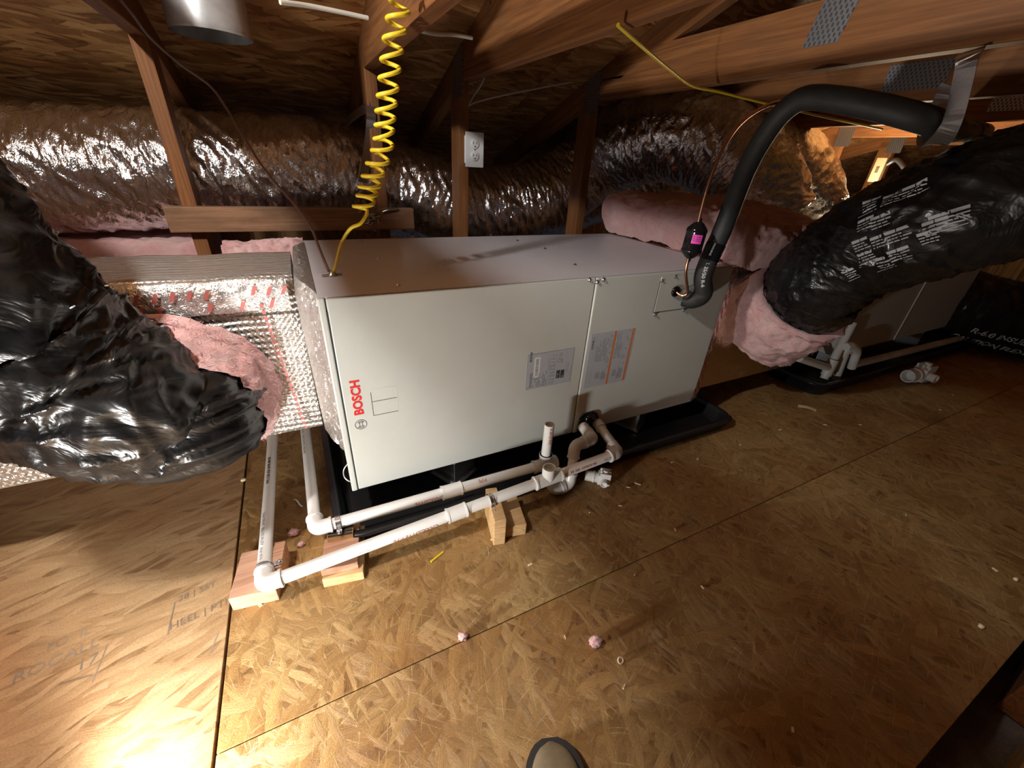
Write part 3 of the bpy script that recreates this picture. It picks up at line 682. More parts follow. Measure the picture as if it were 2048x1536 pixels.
for k in range(6): g.box(V((-.040, -.068, .0612)) + RZ @ V((0, -.022 + k * .0085, 0)), (.053, .0052, .004), RZ, bev=.001)
build('ribbed_pad', g, 'rubber', bB)
bC = block_set('pipe_support_block', (.33, -.17, 0), 'upright block on a flat base under the middle of the front pipe')
RC = M.Rotation(rad(-12), 3, 'Z')
build('base_block', G().box((.352, -.158, .019), (.083, .105, .038), RC, bev=.002), 'pine', bC)
build('upright_block', G().box((.317, -.165, .0425), (.030, .112, .085), RC, bev=.002), 'pine', bC)
def clamp(c, ax, tip, label):
    c, ax, tip = V(c), V(ax).normalized(), V(tip); t = thing('pipe_clamp', c, label, 'clamp', 'zinc clamps on the drain pipes')
    g = G().tube([c - ax * .005, c + ax * .005], PR + .0022, 24, raw=True).tube([c - ax * .0055, c - ax * .0035], PR + .0034, 24, raw=True).tube([c + ax * .0035, c + ax * .0055], PR + .0034, 24, raw=True)
    build('band', g, 'zinc', t)
    d = (tip - c).normalized(); s0 = c + d * PR; g = G(); ribbon(g, [s0, s0.lerp(tip, .5) + UP * .002, tip], .011, .0014, ax, .004); build('tab', g, 'zinc', t)
    build('screw', G().lathe([(.006, -.001), (.006, .002), (.004, .006), (.002, .007)], tip, (UP - d * .35), 6), 'zinc', t)
clamp(onrun(.309), RUN, onrun(.309) + V((-.002, -.030, -.012)), 'zinc clamp holding the front pipe to the upright block')
clamp(RLc + RR2 * .048, RR2, RLc + RR2 * .048 + V((0, -.027, -.006)), 'zinc clamp holding the rear pipe on the ribbed pad')
clamp(FLc + (TB - FLc).normalized() * .040, TB - FLc, FLc + (TB - FLc).normalized() * .040 + V((.030, .002, .002)), 'zinc clamp round the pipe just behind the lower left corner elbow')

# =================================================================== LEFT PLENUM (foil bubble wrap)
pl = thing('supply_plenum', (-.8, .29, .22), 'foil bubble wrapped supply duct at the left end of the air handler', 'duct')
PY0, PY1, PZB, PZT = .14, .47, .215, .598
def plen(u, v):
    # v round the section, u along x
    X = -1.75 + 1.712 * u; per = [(PY0 + .005, PZB), (PY0 - .012, .30), (PY0 - .016, .42), (PY0 - .008, .53), (PY0 + .012, PZT - .012), (PY0 + .05, PZT), (PY1 - .02, PZT - .008), (PY1, PZT - .03), (PY1, PZB + .02), (PY1 - .02, PZB), (PY0 + .005, PZB)]
    t = v * (len(per) - 1); i = min(int(t), len(per) - 2); f = t - i; a, b = per[i], per[i + 1]
    y = a[0] + (b[0] - a[0]) * f; z = a[1] + (b[1] - a[1]) * f
    n_ = fbm(V((X * 5, y * 9, z * 9)), 3) * .006 + fbm(V((X * 26, y * 26, z * 26)), 2) * .0016
    return (X, y - n_, z + n_ * .8)
g = G().grid(plen, 240, 120)
build('bubble_wrap', g, 'bubble', pl)
g = G()      # overlapped seam tape along the upper front edge, with red print
def seam(u, v):
    X = -1.75 + 1.70 * u; a = v; y = PY0 - .020 + .045 * max(0, a - .45); z = PZT - .06 + .062 * min(1, a * 1.6) + .002
    n_ = fbm(V((X * 16, v * 2, 3)), 3) * .003
    return (X, y - .003 - n_, z + n_)
g.grid(seam, 220, 10); build('seam_tape', g, 'foil', pl)
g = G(); random.seed(5)
for k in range(26):
    X = -.70 + k * .0265
    for r_ in range(2):
        z0 = PZT - .052 + r_ * .027 + random.uniform(-.003, .003); yy = PY0 - .0262
        if random.random() < .85: g.add([(X, yy, z0), (X + .007, yy, z0), (X + .015, yy - .0004, z0 + .018), (X + .008, yy - .0004, z0 + .018)], [[0, 1, 2, 3]])
for k in range(24):
    z = PZB + .02 + k * .0135; X = -.078 - .0012 * k
    g.quad((X, PY0 - .0255, z), (X + .006, PY0 - .0255, z), (X + .0055, PY0 - .0255, z + .008), (X - .001, PY0 - .0255, z + .008))
build('red_print', g, 'red_dull', pl, kind='stuff')
g = G()      # crumpled foil tape flange joining the wrap to the cabinet
def flange(u, v):
    a = [(-.034, .118, PZB + .004), (-.038, .112, PZT - .03), (-.034, .14, PZT + .004), (-.03, .46, PZT + .002)]
    b = [(.002, .012, PZB - .004), (.002, .006, Z1 - .02), (.001, .03, Z1 + .002), (.001, .56, Z1 + .002)]
    t = v * 3; i = min(int(t), 2); f = t - i
    A = V(a[i]).lerp(V(a[i + 1]), f); B = V(b[i]).lerp(V(b[i + 1]), f); p = A.lerp(B, u)
    n_ = (fbm(V((p.x * 60, p.y * 30, p.z * 30)), 3) * .005 + rig(p * 70) * .003) * (sin(pi * min(1, u * 1.05)) + .25)
    return p + V((-.3, -.8, .35)) * n_ + V((0, -.006, .002)) * sin(pi * u)
g.grid(flange, 26, 260); build('foil_flange', g, 'foil', pl)

# =================================================================== PINK WRAP + LEFT BLACK DUCT
def wool_disp(p, k=1.): return fbm(p * 9, 2) * .016 * k + fbm(p * 34, 3) * .0095 * k + NZ.noise(p * 95) * .0022
lw = thing('duct_collar_insulation', (-.25, 0, .2), 'pink fibreglass collar where the left black duct meets the foil duct', 'insulation')
c0 = pd(402, 788, .845); 
pw = [c0 + V((.004, .03, .006)), c0 + V((.0, -.02, -.004)), c0 + V((.0, -.055, -.006)), c0 + V((.0, -.085, -.01))]
def dl(s_, th):
    p = V((cos(th) * .15, s_, sin(th) * .15)) + V((3, 1, 2)); return wool_disp(p, .9) + (.034 * max(0, cos(th - .45)) + .006 * sin(3 * th + s_ * 20)) * (1 if s_ < .09 else .5)
gw = G().tube(pw, lambda t: .142 - .010 * t if t < .6 else .136 - .05 * (t - .6), 110, step=.004, disp=dl, caps=False, up=(0, 0, 1))
build('wool_sleeve', gw, 'pink', lw)
def flap(u, v):       # loose upper flap torn back over the duct
    th = rad(-38) + rad(92) * u; sft = -.012 + .10 * v
    base = c0 + V((-.035 - .055 * v * (1 - u) , -.02 - .06 * (1 - v), .008)); r_ = .158 + .018 * sin(pi * v) + .022 * v * (1 - u)
    p = base + V((sin(-th) * r_, 0, cos(th) * r_)) + V((0, .02 - sft * .3, 0))
    n_ = wool_disp(p + V((5, 5, 5)), 1.1)
    return p + V((0, -.5, .8)) * n_
fuzz(lw, gw, 1800, .014, seed=2)

ld = thing('flexible_duct', (-.4, 0, .3), 'black plastic flexible duct at the left edge, bulging towards the camera', 'duct')
pL = [c0 + V((.004, -.012, -.008)), pd(388, 822, .80), pd(322, 832, .77), pd(225, 797, .70), pd(105, 726, .635), pd(0, 655, .58), pd(-190, 500, .50), pd(-420, 250, .50), pd(-700, 0, .6)]
def db(s_, th, q=0.):
    c, d = cos(th), sin(th)
    p = V((s_ * 7 + .9 * th + q, c * .9, d * .9)); big = NZ.noise(V((s_ * 3.3 + q, c * .8, d * .8))) * .010
    w1 = max(0, rig(V((s_ * 15 + 1.6 * c + q, c * 1.3 + s_ * 3, d * 1.3)))) ** 2 * .0085
    w2 = max(0, rig(V((s_ * 40 + 4.5 * c - 3 * d, c * 2.4 + 7, d * 2.4)))) ** 3 * .0042
    pl_ = max(0, 1 - abs(s_ - .05) / .24) * max(-.2, rig(V((c * 3.4 + q, d * 3.4, s_ * 4 + 2)))) * .011
    w3 = max(0, rig(V((s_ * 26 - 3.5 * c + 2 * d + q, c * 1.6 + 9, d * 1.6 + s_ * 5)))) ** 2 * .006
    return big + w1 + w2 + w3 + pl_
RADL = .131
fine = lambda t: RADL - .026 * max(0, 1 - max(0, t - .06) / .13) ** 1.5
gb = G().tube(pL, fine, 132, step=.0048, disp=lambda s_, th: db(s_, th), caps=False)
build('jacket', gb, 'poly', ld)
frL = path(pL, .0048)
g = G(); random.seed(11)
for k in range(16):
    i = random.randint(25, 120); th = random.uniform(0, 2 * pi); 
    p = frL[0][i] + (frL[2][i] * cos(th) + frL[3][i] * sin(th)) * (RADL + db(frL[4][i], th) + .0025)
    g.box(p, (random.uniform(.002, .006), random.uniform(.002, .005), .0015), M.Rotation(random.random() * 3, 3, 'Z') @ M.Rotation(random.random() * 3, 3, 'X'))
build('lint_speck', g, 'white_ink', ld, kind='stuff')

# =================================================================== RIGHT PLENUM, PINK, BLACK DUCT
rp = thing('return_plenum', (1.55, .3, .1), 'foil faced return duct box at the right end of the air handler', 'duct')
def rplen(u, v):
    X = 1.195 + .60 * u; per = [(.045, .112), (.043, .35), (.045, .575), (.06, .588), (.55, .588), (.56, .57), (.56, .112), (.045, .112)]
    t = v * 7; i = min(int(t), 6); f = t - i; a, b = per[i], per[i + 1]; y = a[0] + (b[0] - a[0]) * f; z = a[1] + (b[1] - a[1]) * f
    n_ = fbm(V((X * 7, y * 8, z * 8)), 3) * .004
    return (X, y - n_, z + n_)
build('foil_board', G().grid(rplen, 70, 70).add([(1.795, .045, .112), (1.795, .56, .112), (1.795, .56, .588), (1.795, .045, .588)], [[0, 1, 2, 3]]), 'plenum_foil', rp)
g = G()
def rflange(u, v):
    z = .112 + .478 * v; p = V((1.176 + .034 * u, -.0095 + .010 * u, z)); n_ = fbm(V((u * 3, z * 30, 4)), 3) * .004
    return p + V((.3, -.8, 0)) * n_
def rflange2(u, v):
    y = .0 + .58 * v; p = V((1.176 + .026 * u, y, .594 - .003 * u)); return p + V((0, 0, 1)) * fbm(V((u * 3, y * 30, 4)), 3) * .003
g.grid(rflange, 8, 110).grid(rflange2, 8, 90); build('foil_flange', g, 'foil_red', rp, label='foil tape with red diagonal print')

tw = thing('takeoff_insulation', (1.55, 0, .2), 'pink fibreglass wrapped round the take-off of the right black duct', 'insulation')
t0 = V((1.545, .05, .370)); t1 = V((1.475, -.125, .545)); td = (t1 - t0)
ptw = [t0, t0 + td * .35 + V((-.004, -.01, 0)), t0 + td * .7]
FL2, TH2 = .035, pi * .5
def dr(s_, th):
    p = V((cos(th) * .18, s_ * 1.4, sin(th) * .18)) + V((9, 2, 4)); return wool_disp(p, .8) + .010 * sin(2 * th + 1) + FL2 * max(0, cos(th - TH2)) ** 3 * min(1, s_ / .12)
gt = G().tube(ptw, lambda t: .186 - .030 * t, 120, step=.0045, disp=dr, caps=False)
P_, T_, N_, B_2, L_ = path(ptw, .0045); e = len(P_) - 1
def lip2(u, v):
    th = 2 * pi * u; return P_[e] + (N_[e] * cos(th) + B_2[e] * sin(th)) * (.140 + (.165 - .140 + dr(L_[e], th)) * v) + T_[e] * .006 * sin(pi * v)
gt.grid(lip2, 120, 5); gt.tube(ptw[1:], .145, 60, step=.01, caps=False)
build('wool_sleeve', gt, 'pink', tw); fuzz(tw, gt, 1500, .014, seed=4)

rd = thing('flexible_duct', (1.45, -.3, .5), 'black flexible duct with white print rising to the right edge', 'duct')
pR = [t0 + td * .45, t0 + td * .80, pd(1640, 557, 1.28), pd(1725, 497, 1.15), pd(1890, 432, .97), pd(2060, 380, .87), pd(2330, 290, .80), pd(2700, 150, .8)]
RADR = .136
rr_ = lambda s_, th: db(s_, th, 13.) * .85
build('jacket', G().tube(pR, lambda t: RADR, 132, step=.0048, disp=rr_, caps=False), 'poly', rd)
frR = path(pR, .0048)
def onR(s_, th, off=.0012):
    i = min(int(s_ / .0048), len(frR[0]) - 2); f = s_ / frR[4][1] - i if frR[4][1] else 0; f = (s_ - frR[4][i]) / (frR[4][i + 1] - frR[4][i])
    c = frR[0][i].lerp(frR[0][i + 1], f); return c + (frR[2][i].lerp(frR[2][i + 1], f) * cos(th) + frR[3][i].lerp(frR[3][i + 1], f) * sin(th)) * (RADR + rr_(s_, th) + off)
def toTh(u, v, s_lo, s_hi):      # nearest (s, theta) facing the camera to a sight line
    best = None; d = (pd(u, v, 1) - CAM).normalized()
    for i in range(int(s_lo / .0048), int(s_hi / .0048), 2):
        for k in range(96):
            th = 2 * pi * k / 96; n_ = frR[2][i] * cos(th) + frR[3][i] * sin(th); p = frR[0][i] + n_ * RADR
            if n_.dot(p - CAM) > 0: continue
            q = (p - CAM).cross(d).length
            if best is None or q < best[0]: best = (q, frR[4][i], th)
    return best[1], best[2]
g = G(); random.seed(21)
for (u, v_) in ((1735, 410), (1768, 398), (1800, 385), (1715, 450), (1748, 440), (1705, 485), (1740, 478), (1775, 470), (1712, 515), (1748, 520), (1770, 505), (1845, 450), (1862, 440), (1880, 432), (1830, 475), (1690, 545)):
    s0, t0_ = toTh(u, v_, .15, .75)
    for r_ in range(4):
        x = 0; wid = .007 if r_ == 0 else .0028
        while x < .026:
            l = random.uniform(.004, .012) if r_ else .016
            tt = t0_ + (r_ * .0072 + (0 if r_ else -.004)) / RADR
            pts = [onR(s0 + x + a, tt + b / RADR) for a, b in ((0, 0), (l, 0), (l, wid), (0, wid))]
            g.quad(*pts); x += l + .0015
    if random.random() < .4:
        pts = [onR(s0 + a, t0_ + b / RADR) for a, b in ((-.01, .03), (.03, .03), (.03, .0315), (-.01, .0315))]; g.quad(*pts)
build('white_print', g, 'white_ink', rd, kind='stuff')

# pink batt over the return box
pb = thing('insulation_batt', (1.5, .3, .59), 'pink fibreglass batt draped over the right end behind the refrigerant lines', 'insulation')
def batt(u, v):
    # v goes from the low left/front hem up over the top to the far back; u along the hem
    hem = [V((1.15, .60, .600)), V((1.192, .42, .597)), V((1.200, .22, .598)), V((1.200, .06, .596)), V((1.33, .035, .56)), V((1.55, .03, .56)), V((1.76, .04, .56))]
    t = u * (len(hem) - 1); i = min(int(t), len(hem) - 2); h = hem[i].lerp(hem[i + 1], t - i)
    c = V((1.50, .36, .70)); a = min(1, v * 2.2); b = max(0, (v - .45) / .55)
    p = h + V((0, 0, .145 * sin(a * pi / 2))) + (h - c).normalized() * .03 * sin(pi * a) * V((1, 1, 0)).length / 1.4
    p = p.lerp(V((c.x + (h.x - c.x) * .25, c.y + (h.y - c.y) * .25 + .08, .765)), b)
    n_ = wool_disp(p + V((7, 1, 3)), 1.2); return p + V((-.3, -.4, .7)) * n_
gp = G().grid(batt, 150, 60); build('wool_sheet', gp, 'pink', pb); fuzz(pb, gp, 700, .012, seed=6)
# batts seen under the silver duct behind the foil duct
def batt2(g, x0, x1, y0, y1, z0, z1, sd):
    def f(u, v):
        per = [(y0, z0), (y0 - .01, (z0 + z1) / 2), (y0 + .02, z1), ((y0 + y1) / 2, z1 + .01), (y1, z1), (y1, z0)]
        t = v * 5; i = min(int(t), 4); a, b = per[i], per[i + 1]; q = t - i
        p = V((x0 + (x1 - x0) * u, a[0] + (b[0] - a[0]) * q, a[1] + (b[1] - a[1]) * q)); n_ = wool_disp(p + V((sd, 0, 0)), 1.4); return p + V((0, -.7, .7)) * n_
    g.grid(f, 70, 60)
g = G(); batt2(g, -1.5, -.33, .98, 1.5, .0, .53, 3); build('insulation_batt', g, 'pink', label='pink insulation under the silver duct at far left', cat='insulation')
g = G(); batt2(g, -.22, .0, .62, .76, .0, .565, 13); build('insulation_batt', g, 'pink', label='small pink insulation tuft just behind the foil duct, left of the air handler', cat='insulation')

# =================================================================== SILVER DUCTS
def mylar(s_, th, q=0., amp=1.):
    c, d = cos(th), sin(th)
    a = max(-.4, rig(V((s_ * 22 + 2.4 * c + q, c * 1.8, d * 1.8 + s_ * 2)))) * .0072
    b = max(-.3, rig(V((s_ * 58 + 5.5 * d + q, c * 3.6, d * 3.6)))) * .0050
    e_ = NZ.noise(V((s_ * 95 + q, c * 5, d * 5))) * .0020
    return (a + b + e_ + NZ.noise(V((s_ * 2.3 + q, c, d))) * .010) * amp
sd_ = thing('flexible_duct', (.3, 1.06, .5), 'long silver foil flexible duct running behind the studs and curving over at right', 'duct')
pS = [V((-2.0, 1.08, .70)), V((-1.2, 1.08, .71)), V((-.55, 1.07, .735)), V((.03, 1.07, .757)), V((.33, 1.08, .72)), V((.62, 1.09, .633)), V((.87, 1.12, .625)), at(1100, 390, 1, 1.14), at(1185, 325, 1, 1.10), at(1262, 285, 1, .95), at(1350, 270, 1, .78), at(1440, 300, 1, .62), at(1500, 360, 1, .50), at(1525, 440, 1, .43)]
RS = lambda t: .172 if t < .5 else .172 + .012 * min(1, (t - .5) * 4)
build('foil_jacket', G().tube(pS, RS, 128, step=.0048, disp=mylar, caps=False), 'mylar', sd_)
s2 = thing('flexible_duct', (2.7, .95, .5), 'darker silver duct with pale rim curling behind the bent silver duct', 'duct')
pS2 = [V((.75, 1.52, .50)), V((1.25, 1.46, .56)), V((1.75, 1.34, .74)), at(1430, 300, 1, 1.05), at(1500, 300, 1, .90), at(1572, 325, 1, .76), at(1608, 392, 1, .66), at(1620, 470, 1, .60)]
build('foil_jacket', G().tube(pS2, .175, 110, step=.008, disp=lambda s_, th: mylar(s_, th, 31.) * .9, caps=False), 'mylar', s2)
# strap round the silver duct on truss b
g = G(); zt = 1.0
ribbon(g, [at(741, 212, 1, .798), at(742, 240, 1, .792), at(738, 280, 1, .82), at(731, 330, 1, .86), at(726, 365, 1, .88)], .030, .0012, (1, .1, 0), .01)
ribbon(g, [at(741, 214, 1, .797), at(722, 222, 1, .84), at(700, 238, 1, .90), at(690, 248, 1, .95)], .028, .0012, (.2, 0, 1), .01)
build('hanger_strap', g, 'strap', label='grey strap looped from the stud round the silver duct, behind the yellow coil', cat='strap')

# =================================================================== FAR AIR HANDLER
u2 = thing('air_handler', (2.66, .30, .145), 'far air handler half hidden under the right black duct', 'air handler')
X0, X1, ZB, ZT = 2.06, 3.215, .145, .62
build('cabinet', G().box(((X0 + X1) / 2, .30, (ZB + ZT) / 2), (X1 - X0, .59, ZT - ZB), bev=.004), 'paint', u2)
for a, b in ((X0 + .006, 2.612), (2.618, X1 - .006)): build('access_panel', G().box(((a + b) / 2, .003, (ZB + ZT) / 2), (b - a, .012, ZT - ZB - .006), bev=.003), 'paint', u2)
build('panel_gap', G().box((2.615, .001, (ZB + ZT) / 2), (.004, .014, ZT - ZB - .01)), 'white_plastic', u2, label='panel seam with painted edge glint')  # white strip paints the light caught on the seam edge
for x in (2.28, 3.05):
    build('support_stand', G().box((0, 0, .067), (.11, .11, .128), M.Rotation(rad(28), 3, 'Z'), bev=.003), 'galv', None, M.Translation((x, .09, .0085)), label='galvanised stand under the far air handler, %s' % ('near its left end' if x < 2.6 else 'near its right end'), cat='stand', group='stands under the far air handler')
fp = thing('condensate_drain_line', (2.05, -.03, .0), 'white PVC tee and riser in front of the far air handler', 'pipe')
A, B = at(1692, 672, 1, -.03), at(1648, 757, 1, -.045)
build('pipe', G().tube([at(1706, 645, 1, -.02), B], .0165, 16, raw=True), 'pvc', fp)
build('coupling', G().tube([A.lerp(B, .55), B + (A - B) * .08], .021, 16, raw=True), 'pvc', fp)
build('pipe', G().tube([at(1598, 716, 1, -.02), at(1655, 735, 1, -.04)], .0165, 16, raw=True), 'pvc', fp)
build('trap_bend', G().tube([at(1672, 757, 1, -.04), at(1688, 712, 1, -.04), at(1694, 700, 1, -.045), at(1703, 702, 1, -.045)], .0165, 16, step=.008), 'pvc', fp)
build('trap_bend', G().tube([at(1692, 694, 1, -.055), at(1704, 692, 1, -.06), at(1713, 702, 1, -.06), at(1708, 720, 1, -.06), at(1703, 735, 1, -.06)], .018, 16, step=.008), 'pvc', fp)
build('drain_pipe', G().tube([at(1708, 729, 1, -.06), at(1712, 728, 1, -.06), (3.5, -.06, .080)], .0165, 16, raw=True), 'pvc_dull', None, label='dusty brown pipe lying along the rim of the far drain pan', cat='pipe')
WM_ = None
fd = thing('flexible_duct', (3.7, -.2, .1), 'black flexible duct with white print on the floor at the far right', 'duct')
pF = [V((3.25, .25, .30)), V((3.42, .02, .235)), V((3.62, -.2, .205)), V((3.85, -.42, .20)), V((4.2, -.7, .20))]
build('jacket', G().tube(pF, .19, 80, step=.009, disp=lambda s_, th: mylar(s_, th, 50.) * .9, caps=True), 'poly', fd)
frF = path(pF, .009); g = G()
for s_, sz, s0, th in (('R-6.0 INSULATED FLEX', .045, .30, 2.05), ('CAUTION FLEXIBLE AIR DUCT', .045, .26, 2.40)):
    wrap_text(g, s_, sz, frF, s0, th + .0, .195, 1, 0, .0008, lambda a, b: mylar(a, b, 50.) * .9 + .003)
build('white_print', g, 'white_ink', fd, kind='stuff')
fe = thing('junction_box', at(1755, 345, 0, 2.95), 'small beige box on the orange lit far stud', 'electrical box')
q = at(1757, 340, 0, 2.965)
build('box_body', G().box(q, (.03, .05, .12), bev=.004), 'box_tan', fe); build('cover_slot', G().box(q + V((-.016, 0, .0)), (.004, .015, .03)), 'strap', fe)
build('cable_stub', G().tube([q + V((0, -.03, .03)), q + V((-.01, -.07, .05)), q + V((-.02, -.14, .0))], .012, 10, step=.01), 'black_plastic', fe)

# =================================================================== REFRIGERANT LINES
sl = thing('suction_line', (1.1, -.03, .5), 'thick black foam insulated pipe arching up from the air handler to the right', 'pipe')
SP = [V((.992, FR - .001, .508)), V((1.004, -.030, .508)), V((1.022, -.044, .530)), at(1408, 545, 1, -.040), at(1447, 455, 1, -.040), at(1492, 340, 1, -.035), at(1536, 262, 1, -.055), at(1580, 212, 1, -.09), at(1630, 195, 1, -.14), at(1745, 212, 1, -.25), at(1850, 240, 1, -.33), at(1884, 254, 1, -.30), at(1915, 262, 1, -.16), at(1965, 266, 1, .06)]
def rs_(t): return .0245 + .0035 * min(1, max(0, (t - .45) * 8)) + (.004 if .80 < t else 0)
dn = lambda s_, th: .0006 * NZ.noise(V((s_ * 60, cos(th) * 2, sin(th) * 2))) + (.003 * NZ.noise(V((s_ * 25, cos(th) * 3, sin(th) * 3))) if s_ > .95 else 0)
build('foam_sleeve', G().tube(SP, rs_, 36, step=.005, disp=dn), 'rubber', sl)
fs = path(SP, .005)
i = min(range(len(fs[0])), key=lambda k: (fs[0][k] - at(1428, 503, 1, -.040)).length)
build('tape_wrap', G().tube(fs[0][i - 5:i + 5], .0258, 32, raw=True, disp=lambda s_, th: .0012 * NZ.noise(V((s_ * 90, cos(th) * 4, sin(th) * 4)))), 'black_gloss', sl, label='glossy black tape band')
g = G(); iL = fs[4][i]
def face(i_):      # theta that faces the camera on the suction line
    d = (CAM - fs[0][i_]).normalized(); return math.atan2(d.dot(fs[3][i_]), d.dot(fs[2][i_]))
wrap_text(g, 'L 25/50 R-6', .0125, fs, iL - .032, face(i - 8) - .1, .0246, -1, 0, .0002)
wrap_text(g, 'WARNING', .007, fs, iL + .02, face(i) - .2, .0262, -1, 0, .0002)
build('white_print', g, 'white_ink', sl, kind='stuff')
ll = thing('liquid_line', (.95, -.02, .5), 'thin copper line with black filter drier in front of the thick black pipe', 'pipe')
LP = [PORT + V((0, .004, 0)), V((.952, -.030, .526)), V((.957, -.040, .540)), at(1372, 540, 1, -.045), at(1388, 480, 1, -.045), at(1412, 385, 1, -.045), at(1440, 310, 1, -.045), at(1478, 250, 1, -.045), at(1530, 213, 1, -.05), at(1590, 196, 1, -.07)]
build('copper_tube', G().tube(LP, .0042, 14, step=.004), 'copper', ll)
da, dbb = at(1378, 517, 1, -.045), at(1399, 443, 1, -.045); L2 = (dbb - da).length
build('filter_drier', G().lathe([(.005, -.008), (.006, 0), (.013, .004), (.0245, .016), (.027, .022), (.0255, .026), (.0255, L2 - .026), (.027, L2 - .022), (.0245, L2 - .016), (.013, L2 - .004), (.006, L2), (.005, L2 + .008)], da, dbb - da, 28), 'black_gloss', ll, label='glossy black filter drier')
ax = (dbb - da).normalized(); mid = da.lerp(dbb, .56); vd = (CAM - mid); vd = (vd - ax * vd.dot(ax)).normalized(); sd2 = ax.cross(vd)
g = G()
def stick(u, v):
    a = -.25 + 1.0 * u; d = vd * cos(a) - sd2 * sin(a) if sd2.dot(RW.transposed() @ V((1, 0, 0))) < 0 else vd * cos(a) + sd2 * sin(a)
    return mid + d * .0259 + ax * (v - .5) * .022
g.grid(stick, 8, 2); build('sticker', g, 'magenta', ll, label='bright magenta sticker')
g2 = G()
for v_ in (.3, .5, .72):
    for u in (.12, .4, .62): g2.add([V(stick(u, v_)) + vd * .0004, V(stick(u + .16, v_)) + vd * .0004, V(stick(u + .16, v_ + .08)) + vd * .0004, V(stick(u, v_ + .08)) + vd * .0004], [[0, 1, 2, 3]])
build('sticker_print', g2, 'ink', ll)
# hanger strap carrying the suction line
g = G()
ribbon(g, [at(1944, 100, 0, 1.139), at(1936, 116, 1, -.365), at(1925, 165, 1, -.37), at(1912, 220, 1, -.375), at(1898, 258, 1, -.375), at(1876, 284, 1, -.355), at(1856, 280, 1, -.33), at(1862, 240, 1, -.305), at(1882, 205, 1, -.30), at(1900, 170, 1, -.31)], .034, .0012, (.25, .97, 0), .008)
build('hanger_strap', g, 'strap', label='shiny steel strap hanging from the chord and looped under the black pipe', cat='strap')

# =================================================================== OUTLET, CABLES, WIRES
ot = thing('wall_outlet', (.642, .79, .80), 'white duplex outlet on the stud in the middle', 'outlet')
oc = at(949, 300, 1, .795); 
build('cover_plate', G().box(oc, (.072, .006, .114), bev=.0022), 'white_plastic', ot)
build('outlet_box', G().box(oc + V((-.012, .026, 0)), (.052, .046, .09), bev=.003), 'white_plastic', ot)
for s_ in (-1, 1):
    rc = build('receptacle', G().lathe([(.0165, 0), (.0165, .0025), (.0145, .0032)], oc + V((0, -.003, s_ * .0195)), (0, -1, 0), 24), 'white_plastic', ot)
    g = G(); y_ = oc.y - .0064
    for dx, hh in ((-.0062, .009), (.0062, .0075)): g.box((oc.x + dx, y_, oc.z + s_ * .0195 + .003), (.0022, .0006, hh))
    g.lathe([(.0028, 0), (.0028, .0006)], (oc.x, y_ + .0003, oc.z + s_ * .0195 - .0085), (0, -1, 0), 12); arc_ = G()
    build('slot', g, 'ink', rc)
build('screw', G().lathe([(.003, 0), (.0025, .001)], oc + V((0, -.003, 0)), (0, -1, 0), 10), 'zinc', ot)
def cable(name, pts, r, mat, label, cat='cable', step=.006, seg=10): return build(name, G().tube(pts, r, seg, step=step), mat, label=label, cat=cat)
cable('electrical_cable', [at(560, 4, 1, .25), at(620, 12, 1, .28), at(690, 26, 1, .30), at(736, 36, 1, .31)], .004, 'white_wire', 'white cable across the roof left of the yellow coil')
cable('electrical_cable', [at(836, 60, 1, .34), at(870, 68, 1, .38), at(910, 70, 1, .42), at(944, 76, 1, .44)], .0042, 'white_wire', 'short white cable end between yellow coil and middle truss')
cable('electrical_cable', [at(934, 216, 1, .86), at(945, 195, 1, .84), at(962, 170, 1, .81), at(972, 145, 1, .80)], .0032, 'white_wire', 'grey cable rising steeply from the outlet stud to the chord')
cable('electrical_cable', [at(930, 222, 1, .87), at(945, 207, 1, .86), at(1000, 192, 1, .86), at(1080, 176, 1, .87), at(1170, 158, 1, .88), at(1225, 140, 1, .89), at(1260, 132, 1, .90)], .0032, 'white_wire', 'thin white cable sagging from the outlet stud to the next truss')
cable('yellow_wire', [at(1236, 50, 0, .552), at(1290, 98, 1, -.02), at(1340, 140, 1, .08), at(1385, 172, 1, .16), at(1440, 184, 1, .18), at(1520, 204, 1, .18), at(1640, 232, 1, .16), at(1764, 258, 1, .12)], .0035, 'yellow', 'yellow wire passing diagonally over the bend of the black pipe', 'wire')
cable('thermostat_wire', [at(215, -30, 1, .50), at(262, 25, 1, .52), at(300, 75, 1, .55), at(360, 128, 1, .58), at(420, 172, 1, .60), at(452, 215, 1, .58), at(480, 262, 1, .54), at(530, 340, 1, .46), at(590, 410, 1, .36), at(622, 455, 1, .28), at(640, 500, 1, .21), WX + V((-.006, .004, .010))], .0030, 'dark_wire', 'dark brown wire running from the left truss down to the air handler top', 'wire')
